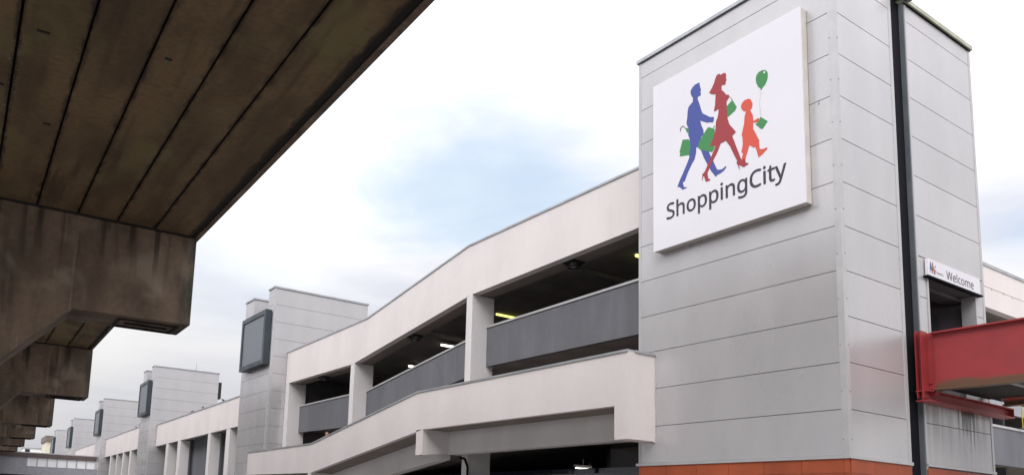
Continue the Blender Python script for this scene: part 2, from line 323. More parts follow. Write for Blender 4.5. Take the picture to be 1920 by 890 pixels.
# ============================================================ setting
g = MB().box(-600, 900, -500, 1200, -0.3, 0.0).build('ground', MT['paving'], base=(0, 0, 0)); tag(g, kind='structure')
rd = MB().box(-30, 11.5, -60, 400, -0.05, 0.004)
r0 = rd.build('road', MT['asphalt']); tag(r0, kind='structure')
kb = MB().box(11.5, 11.65, -60, 400, -0.05, 0.13); kb = kb.build('kerb', MT['paving']); tag(kb, kind='structure')
pv = MB().box(11.65, 16.5, -60, 400, -0.05, 0.125).build('pavement', MT['paving']); tag(pv, kind='structure')
pm = MB()
for i in range(20): pm.box(-0.6, -0.5, -20 + i * 6, -17 + i * 6, 0.004, 0.008)
tag(pm.build('road_markings', MT['paint']), kind='structure')

# ============================================================ cladding helpers
BZ, STEP = 3.03, 0.996
def rows(z0, z1, step=STEP, start=BZ):
    zs = [z0]; z = start
    while z < z1 - 0.02:
        if z > z0 + 0.02: zs.append(z)
        z += step
    zs.append(z1); return zs
def clad_x(mb, x, y0, y1, z0, z1, step=STEP, start=BZ, gap=0.008):   # faces -X, outer surface at x
    zs = rows(z0, z1, step, start)
    for a, b in zip(zs, zs[1:]): mb.box(x, x + 0.05, y0, y1, a + gap, b - gap)
def clad_y(mb, y, x0, x1, z0, z1, step=STEP, start=BZ, gap=0.008):   # faces -Y
    zs = rows(z0, z1, step, start)
    for a, b in zip(zs, zs[1:]): mb.box(x0, x1, y, y + 0.05, a + gap, b - gap)
def clad_y2(mb, y, x0, x1, z0, z1, step=STEP, start=BZ, gap=0.008):  # faces +Y
    zs = rows(z0, z1, step, start)
    for a, b in zip(zs, zs[1:]): mb.box(x0, x1, y - 0.05, y, a + gap, b - gap)
def clad_x2(mb, x, y0, y1, z0, z1, step=STEP, start=BZ, gap=0.008):
    zs = rows(z0, z1, step, start)
    for a, b in zip(zs, zs[1:]): mb.box(x - 0.05, x, y0, y1, a + gap, b - gap)

# ============================================================ entrance tower
X0, Y0, X1, Y1, ZT = 15.87, 8.95, 22.43, 14.66, 14.45
T = thing('entrance_tower', 'tall silver panel clad tower with a terracotta base, carrying the big white picture sign', 'tower', (X0, Y0, 0))
core = MB()
c = 0.03
core.box(X0 + c, X0 + 0.3, Y0 + c, Y1 - c, 0, ZT - 0.02)                      # left wall
core.box(X0 + 0.3, 18.30, Y0 + c, Y0 + 0.3, 0, ZT - 0.02)                     # right face, near panel
core.box(18.30, 19.03, Y0 + 0.16, Y0 + 0.3, 0, ZT - 0.02)                     # behind the slot
core.box(19.03, 19.50, Y0 + c, Y0 + 0.3, 0, ZT - 0.02)
core.box(21.93, X1 - 0.3, Y0 + c, Y0 + 0.3, 0, ZT - 0.02)
core.box(19.50, 21.93, Y0 + c, Y0 + 0.3, 7.53, ZT - 0.02)
core.box(19.50, 21.93, Y0 + c, Y0 + 0.3, 0, 4.75)
core.box(X1 - 0.3, X1 - c, Y0 + c, Y1 - c, 0, ZT - 0.02)
core.box(X0 + 0.3, X1 - 0.3, Y1 - 0.3, Y1 - c, 0, ZT - 0.02)
core.box(X0 + 0.3, X1 - 0.3, Y0 + 0.3, Y1 - 0.3, ZT - 0.5, ZT - 0.3)
core.build('wall', MT['cladjoint'], T)
m = MB(); clad_x(m, X0, Y0 + 0.10, Y1 - 0.07, BZ + 0.04, ZT); clad_y(m, Y0, X0 + 0.10, 18.24, BZ + 0.04, ZT)
clad_y2(m, Y1, X0 + 0.05, X1 - 0.05, BZ + 0.04, ZT); clad_x2(m, X1, Y0 + 0.06, Y1 - 0.02, BZ + 0.04, ZT)
m.build('wall_cladding', MT['clad'], T)
m = MB(); clad_y(m, Y0, 19.10, 19.44, 6.0, 8.0); clad_y(m, Y0, 19.10, X1 - 0.07, 8.01, ZT); clad_y(m, Y0, 21.99, X1 - 0.07, 4.55, 8.0); clad_y(m, Y0, 19.45, 21.98, 7.56, 7.99, 5, 0)
m.build('upper_cladding', MT['clad'], T)
m = MB(); clad_y(m, Y0, 19.10, X1 - 0.07, BZ + 0.06, 4.5)
o = m.build('stained_cladding', MT['stained'], T); o['label'] = 'lower panels streaked with black run-off below the red bridge'
# corner and edge trims
m = MB()
m.box(X0 - 0.012, X0 + 0.02, Y0 - 0.012, Y0 + 0.13, BZ, ZT); m.box(X0 + 0.02, X0 + 0.13, Y0 - 0.012, Y0 + 0.02, BZ, ZT)
m.build('corner_trim', MT['trim'], T)
m = MB(); m.box(X0 - 0.01, X0 + 0.02, Y1 - 0.08, Y1, BZ, ZT); m.build('edge_trim', MT['trim'], T)
m = MB(); m.box(18.24, 18.36, Y0 - 0.012, Y0 + 0.12, 2.95, ZT); m.build('edge_trim', MT['trim'], T)
m = MB(); m.box(X1 - 0.09, X1 + 0.01, Y0 - 0.012, Y0 + 0.06, 2.95, ZT); m.build('edge_trim', MT['trim'], T)
m = MB(); m.box(18.985, 19.03, Y0 - 0.006, Y0 + 0.15, 0, ZT); m.build('slot_trim', MT['slate'], T)
MB().box(19.03, 19.10, Y0 - 0.010, Y0 + 0.03, 2.95, ZT).build('edge_trim', MT['trim'], T)
m = MB(); m.box(18.36, 18.985, Y0 + 0.11, Y0 + 0.16, 0, ZT + 0.02); m.build('dark_slot', MT['black'], T)
m = MB(); m.box(18.36, 18.40, Y0 + 0.02, Y0 + 0.125, 0, ZT); m.build('slot_lining', MT['black'], T)
# screws along the corner trim
z = 3.4
while z < 14.3:
    MB().cyl((X0 - 0.022, Y0 + 0.10, z), (X0 - 0.010, Y0 + 0.10, z), 0.011, seg=8).build('screw', MT['slate'], T); MB().cyl((X0 + 0.10, Y0 - 0.022, z), (X0 + 0.10, Y0 - 0.010, z), 0.011, seg=8).build('screw', MT['slate'], T); z += 0.996
for (yy, zz) in ((9.35, 11.0), (9.35, 10.93)): MB().cyl((X0 - 0.012, yy, zz), (X0 + 0.002, yy, zz), 0.016, seg=8).build('screw', MT['slate'], T)

# copings
m = MB(); m.box(X0 - 0.06, X0 + 0.35, Y0 - 0.06, Y1 + 0.05, ZT, ZT + 0.10); m.box(X0 + 0.35, X1 - 0.35, Y1 - 0.30, Y1 + 0.05, ZT, ZT + 0.10); m.box(X0 + 0.35, 18.36, Y0 - 0.06, Y0 + 0.35, ZT, ZT + 0.10)
m.build('coping', MT['coping'], T)
m = MB(); m.box(18.97, X1 + 0.06, Y0 - 0.07, Y0 + 0.35, ZT, ZT + 0.11); m.box(X1 - 0.35, X1 + 0.06, Y0 + 0.35, Y1 + 0.05, ZT, ZT + 0.11)
o = m.build('coping', MT['copingy'], T); o['label'] = 'yellowish weathered coping right of the dark slot'
MB().box(18.99, X1 + 0.03, Y0 - 0.03, Y0 + 0.2, ZT - 0.035, ZT - 0.002).build('coping_shadow_strip', MT['black'], T); MB().box(X0 - 0.03, X0 + 0.2, Y0 - 0.03, Y1 + 0.02, ZT - 0.02, ZT - 0.002).build('coping_shadow_strip', MT['slate'], T)  # dark strips stand in for the shadow line under the copings
# base flashing and terracotta tiles
m = MB(); m.box(X0 - 0.05, X0 + 0.04, Y0 - 0.05, Y1 + 0.06, BZ - 0.03, BZ + 0.04); m.box(X0 + 0.04, 18.36, Y0 - 0.05, Y0 + 0.04, BZ - 0.03, BZ + 0.04)
m.build('base_flashing', MT['trim'], T)
m = MB(); m.box(19.03, X1 + 0.01, Y0 - 0.045, Y0 + 0.04, BZ + 0.0, BZ + 0.06); o = m.build('base_flashing', MT['stained'], T); o['label'] = 'dirty base flashing with moss'
m = MB(); m9 = MB()
zt = [3.0 - 0.30 * i for i in range(11)] + [0.0]
for a, b in zip(zt[1:], zt):
    if b - a < 0.03: continue
    y = Y1 - 0.02; k = 0
    while y > Y0 + 0.05:
        ya = max(y - 0.93, Y0 - 0.002); m.box(X0 - 0.02, X0 + 0.025, ya + 0.004, y - 0.004, a + 0.004, b - 0.004); y -= 0.93
    x = X0 - 0.02
    while x < 18.25:
        xb = min(x + 0.93, 18.34); m.box(x + (0.05 if x < X0 else 0.004), xb - 0.004, Y0 - 0.02, Y0 + 0.025, a + 0.004, b - 0.004); x += 0.93
    x = 19.05
    while x < X1 - 0.1:
        xb = min(x + 0.93, X1 - 0.02); m9.box(x + 0.004, xb - 0.004, Y0 - 0.02, Y0 + 0.025, a + 0.004, b - 0.004); x += 0.93
m.build('terracotta_tiles', MT['orange'], T); m9.build('terracotta_tiles', MT['orange'], T)
# doorway behind the bridge: lobby box
D = MB()
D.box(19.0, 19.2, Y0 + 0.3, 13.6, 4.6, 8.3); D.box(22.12, 22.13, Y0 + 0.3, 13.6, 4.6, 8.3); D.box(19.2, 22.12, 13.4, 13.6, 4.6, 8.3)
D.box(19.2, 22.12, Y0 + 0.3, 13.4, 4.6, 4.8); D.box(19.2, 22.12, Y0 + 0.3, 13.4, 7.75, 7.9)
dr = D.build('lobby', MT['interior'], T)
m = MB(); m.box(19.445, 19.52, Y0 - 0.02, Y0 + 0.32, 4.75, 7.53); m.build('door_jamb', MT['trim'], T)
m = MB(); m.box(21.90, 21.975, Y0 - 0.02, Y0 + 0.32, 4.75, 7.53); m.build('door_jamb', MT['trim'], T)
m = MB(); m.box(22.06, 22.12, 9.9, 10.8, 4.8, 7.2); m.box(22.06, 22.12, 10.95, 11.0, 4.8, 7.6); m.build('lobby_door', MT['slate'], T)
m = MB(); m.box(22.04, 22.06, 10.1, 10.55, 6.35, 6.75); m.build('notice_box', MT['black'], T)
m = MB(); m.box(19.6, 20.9, 13.32, 13.4, 4.8, 7.1); m.build('glazed_door', MT['glass'], T)
m = MB(); m.box(19.3, 22.1, Y0 + 0.31, Y0 + 0.7, 7.42, 7.75); m.build('shutter_box', MT['back'], T)
m = MB(); m.cyl((18.9, Y0 - 0.10, ZT + 0.18), (18.9, Y0 - 0.24, ZT + 0.02), 0.13, 0.17); m.cyl((18.9, Y0 - 0.11, ZT + 0.18), (18.9, Y0 + 0.1, ZT + 0.20), 0.04)
m.box(18.76, 19.04, Y0 - 0.02, Y0 + 0.3, ZT + 0.115, ZT + 0.15)
o = thing('floodlight', 'small black floodlight on the tower top above the dark vertical slot', 'floodlight', (18.9, Y0, ZT + 0.11))
m.build('lamp_housing', MT['fixture'], o); MB().cyl((18.9, Y0 - 0.242, ZT + 0.015), (18.9, Y0 - 0.255, ZT + 0.0), 0.15).build('lens', MT['glass'], o)

# ============================================================ the big picture sign
SX, SY, SZ, SW, SH = 15.62, 13.92, 8.64, 4.35, 4.69
S = thing('picture_sign', 'large white square sign with walking shoppers and dark lettering on the tower', 'sign', (SX + 0.24, SY - SW / 2, SZ))
MB().box(SX, SX + 0.03, SY - SW, SY, SZ, SZ + SH).build('sign_face', MT['board'], S)
m = MB(); m.box(SX + 0.03, SX + 0.235, SY - SW + 0.01, SY - 0.01, SZ + 0.01, SZ + SH - 0.01); m.build('sign_box', MT['boardedge'], S)
m = MB()
for yy in (SY - 0.5, SY - SW / 2, SY - SW + 0.5): m.box(SX + 0.235, X0, yy - 0.05, yy + 0.05, SZ + 0.2, SZ + SH - 0.2)
m.build('mounting_rail', MT['slate'], S)
def sgn(off): return lambda u, v: (SX - off, SY - u, SZ + v)
LG = {"man":[[1.538,4.119],[1.491,4.123],[1.382,4.119],[1.308,4.07],[1.262,4.018],[1.261,3.945],[1.291,3.858],[1.333,3.785],[1.325,3.679],[1.251,3.639],[1.183,3.586],[1.161,3.486],[1.149,3.345],[1.12,3.193],[1.132,3.125],[1.177,3.033],[1.191,2.928],[1.169,2.828],[1.204,2.761],[1.23,2.589],[1.245,2.457],[1.206,2.328],[1.198,2.205],[1.109,2.041],[0.98,1.836],[0.883,1.69],[0.828,1.583],[0.806,1.55],[0.881,1.52],[0.987,1.412],[1.05,1.418],[1.113,1.423],[1.103,1.444],[1.04,1.46],[1.009,1.503],[0.989,1.626],[1.041,1.608],[1.148,1.812],[1.275,1.998],[1.37,2.106],[1.413,2.25],[1.425,2.397],[1.455,2.394],[1.566,2.271],[1.644,2.056],[1.722,1.887],[1.8,1.737],[1.877,1.588],[2.001,1.409],[2.05,1.44],[2.147,1.449],[2.243,1.482],[2.32,1.552],[2.292,1.579],[2.187,1.537],[2.072,1.561],[2.033,1.601],[1.939,1.825],[1.844,2.034],[1.777,2.217],[1.571,2.615],[1.652,2.671],[1.65,2.778],[1.595,2.907],[1.552,3.068],[1.657,2.997],[1.787,2.913],[1.817,2.918],[1.935,2.858],[1.966,2.913],[1.973,2.98],[1.947,3.008],[1.858,3.037],[1.74,3.14],[1.629,3.235],[1.59,3.338],[1.551,3.481],[1.491,3.66],[1.477,3.712],[1.503,3.751],[1.568,3.743],[1.585,3.79],[1.566,3.844],[1.591,3.896],[1.563,3.981]],"woman":[[2.335,3.995],[2.277,4.029],[2.219,4.027],[2.185,4.02],[2.157,4.065],[2.112,4.072],[2.062,4.057],[2.025,3.985],[1.99,3.894],[1.929,3.798],[1.838,3.697],[1.897,3.643],[1.986,3.586],[2.031,3.592],[2.023,3.454],[2.011,3.3],[1.973,3.141],[2.018,3.13],[2.111,3.148],[2.109,3.047],[2.074,2.922],[2.027,2.837],[2.021,2.699],[2.024,2.751],[2.008,2.618],[1.947,2.45],[1.836,2.284],[2.012,2.202],[1.871,1.974],[1.749,1.775],[1.677,1.653],[1.596,1.611],[1.606,1.573],[1.588,1.466],[1.604,1.451],[1.63,1.556],[1.656,1.538],[1.7,1.389],[1.753,1.374],[1.848,1.379],[1.833,1.407],[1.784,1.429],[1.756,1.598],[1.918,1.844],[2.068,2.039],[2.158,2.22],[2.312,2.228],[2.431,2.036],[2.539,1.775],[2.628,1.582],[2.605,1.573],[2.608,1.522],[2.635,1.49],[2.678,1.354],[2.688,1.354],[2.671,1.465],[2.717,1.437],[2.797,1.369],[2.879,1.389],[2.937,1.406],[2.916,1.43],[2.862,1.453],[2.838,1.562],[2.811,1.581],[2.747,1.571],[2.695,1.699],[2.607,1.951],[2.492,2.285],[2.602,2.343],[2.441,2.58],[2.479,2.511],[2.415,2.624],[2.367,2.799],[2.355,2.96],[2.349,3.205],[2.35,3.248],[2.428,3.318],[2.434,3.341],[2.401,3.405],[2.353,3.403],[2.269,3.537],[2.212,3.598],[2.203,3.69],[2.224,3.734],[2.291,3.706],[2.326,3.718],[2.335,3.779],[2.354,3.805],[2.342,3.872],[2.349,3.948]],"child":[[3.022,3.005],[2.954,3.044],[2.855,3.051],[2.784,3.008],[2.752,2.938],[2.77,2.856],[2.829,2.775],[2.888,2.75],[2.846,2.63],[2.832,2.47],[2.8,2.354],[2.757,2.206],[2.779,2.124],[2.782,1.94],[2.738,1.755],[2.787,1.737],[2.755,1.621],[2.744,1.572],[2.843,1.536],[2.885,1.663],[2.958,1.853],[2.987,1.846],[3.073,1.758],[3.117,1.764],[3.157,1.65],[3.201,1.464],[3.325,1.515],[3.431,1.59],[3.432,1.63],[3.366,1.624],[3.262,1.646],[3.234,1.666],[3.219,1.842],[3.235,1.862],[3.184,1.981],[3.101,2.177],[3.073,2.225],[3.077,2.378],[3.192,2.348],[3.241,2.391],[3.229,2.441],[3.194,2.443],[3.087,2.419],[3.071,2.571],[3.006,2.727],[3.056,2.77],[3.072,2.873],[3.046,2.93]],"bags":[[[0.988,2.778],[1.189,2.713],[1.24,2.585],[1.245,2.457],[1.206,2.328],[1.199,2.273],[0.888,2.354],[0.91,2.44],[0.883,2.469]],[[1.795,2.798],[1.995,2.664],[1.969,2.492],[1.97,2.526],[1.908,2.376],[1.965,2.214],[1.984,2.181],[1.904,2.09],[1.576,2.267],[1.476,2.386],[1.508,2.498],[1.652,2.671]],[[2.515,3.21],[2.634,2.974],[2.581,2.897],[2.371,2.818],[2.355,2.96],[2.352,3.117]],[[3.272,2.45],[3.461,2.263],[3.321,2.127],[3.274,2.157],[3.143,2.314],[3.192,2.339],[3.251,2.387]],[[1.076,3.065],[1.161,3.035],[1.192,2.982],[1.18,2.887],[1.128,2.914],[1.097,3.002]],[[2.434,3.341],[2.453,3.324],[2.521,3.207],[2.502,3.199]],[[1.933,2.726],[1.993,2.755],[2.006,2.737],[1.953,2.711]]],"hook":[[0.937,3.016],[0.905,3.062],[0.916,3.122],[0.97,3.16],[1.013,3.155],[1.055,3.11],[1.093,3.049],[1.076,3.044],[1.044,3.093],[1.009,3.133],[0.966,3.12],[0.933,3.078]],"ball":[[3.425,3.562],[3.473,3.506],[3.492,3.438],[3.49,3.36],[3.467,3.272],[3.42,3.196],[3.357,3.156],[3.325,3.131],[3.335,3.103],[3.284,3.13],[3.295,3.149],[3.233,3.212],[3.184,3.335],[3.169,3.441],[3.188,3.532],[3.242,3.586],[3.326,3.596]],"hl":[[3.391,3.539],[3.424,3.527],[3.417,3.487],[3.376,3.493]],"string":[[3.294,3.125],[3.262,3.1],[3.313,3.034],[3.291,2.989],[3.263,2.863],[3.252,2.691],[3.293,2.644],[3.25,2.603],[3.301,2.567],[3.249,2.545],[3.3,2.504],[3.274,2.446]]}
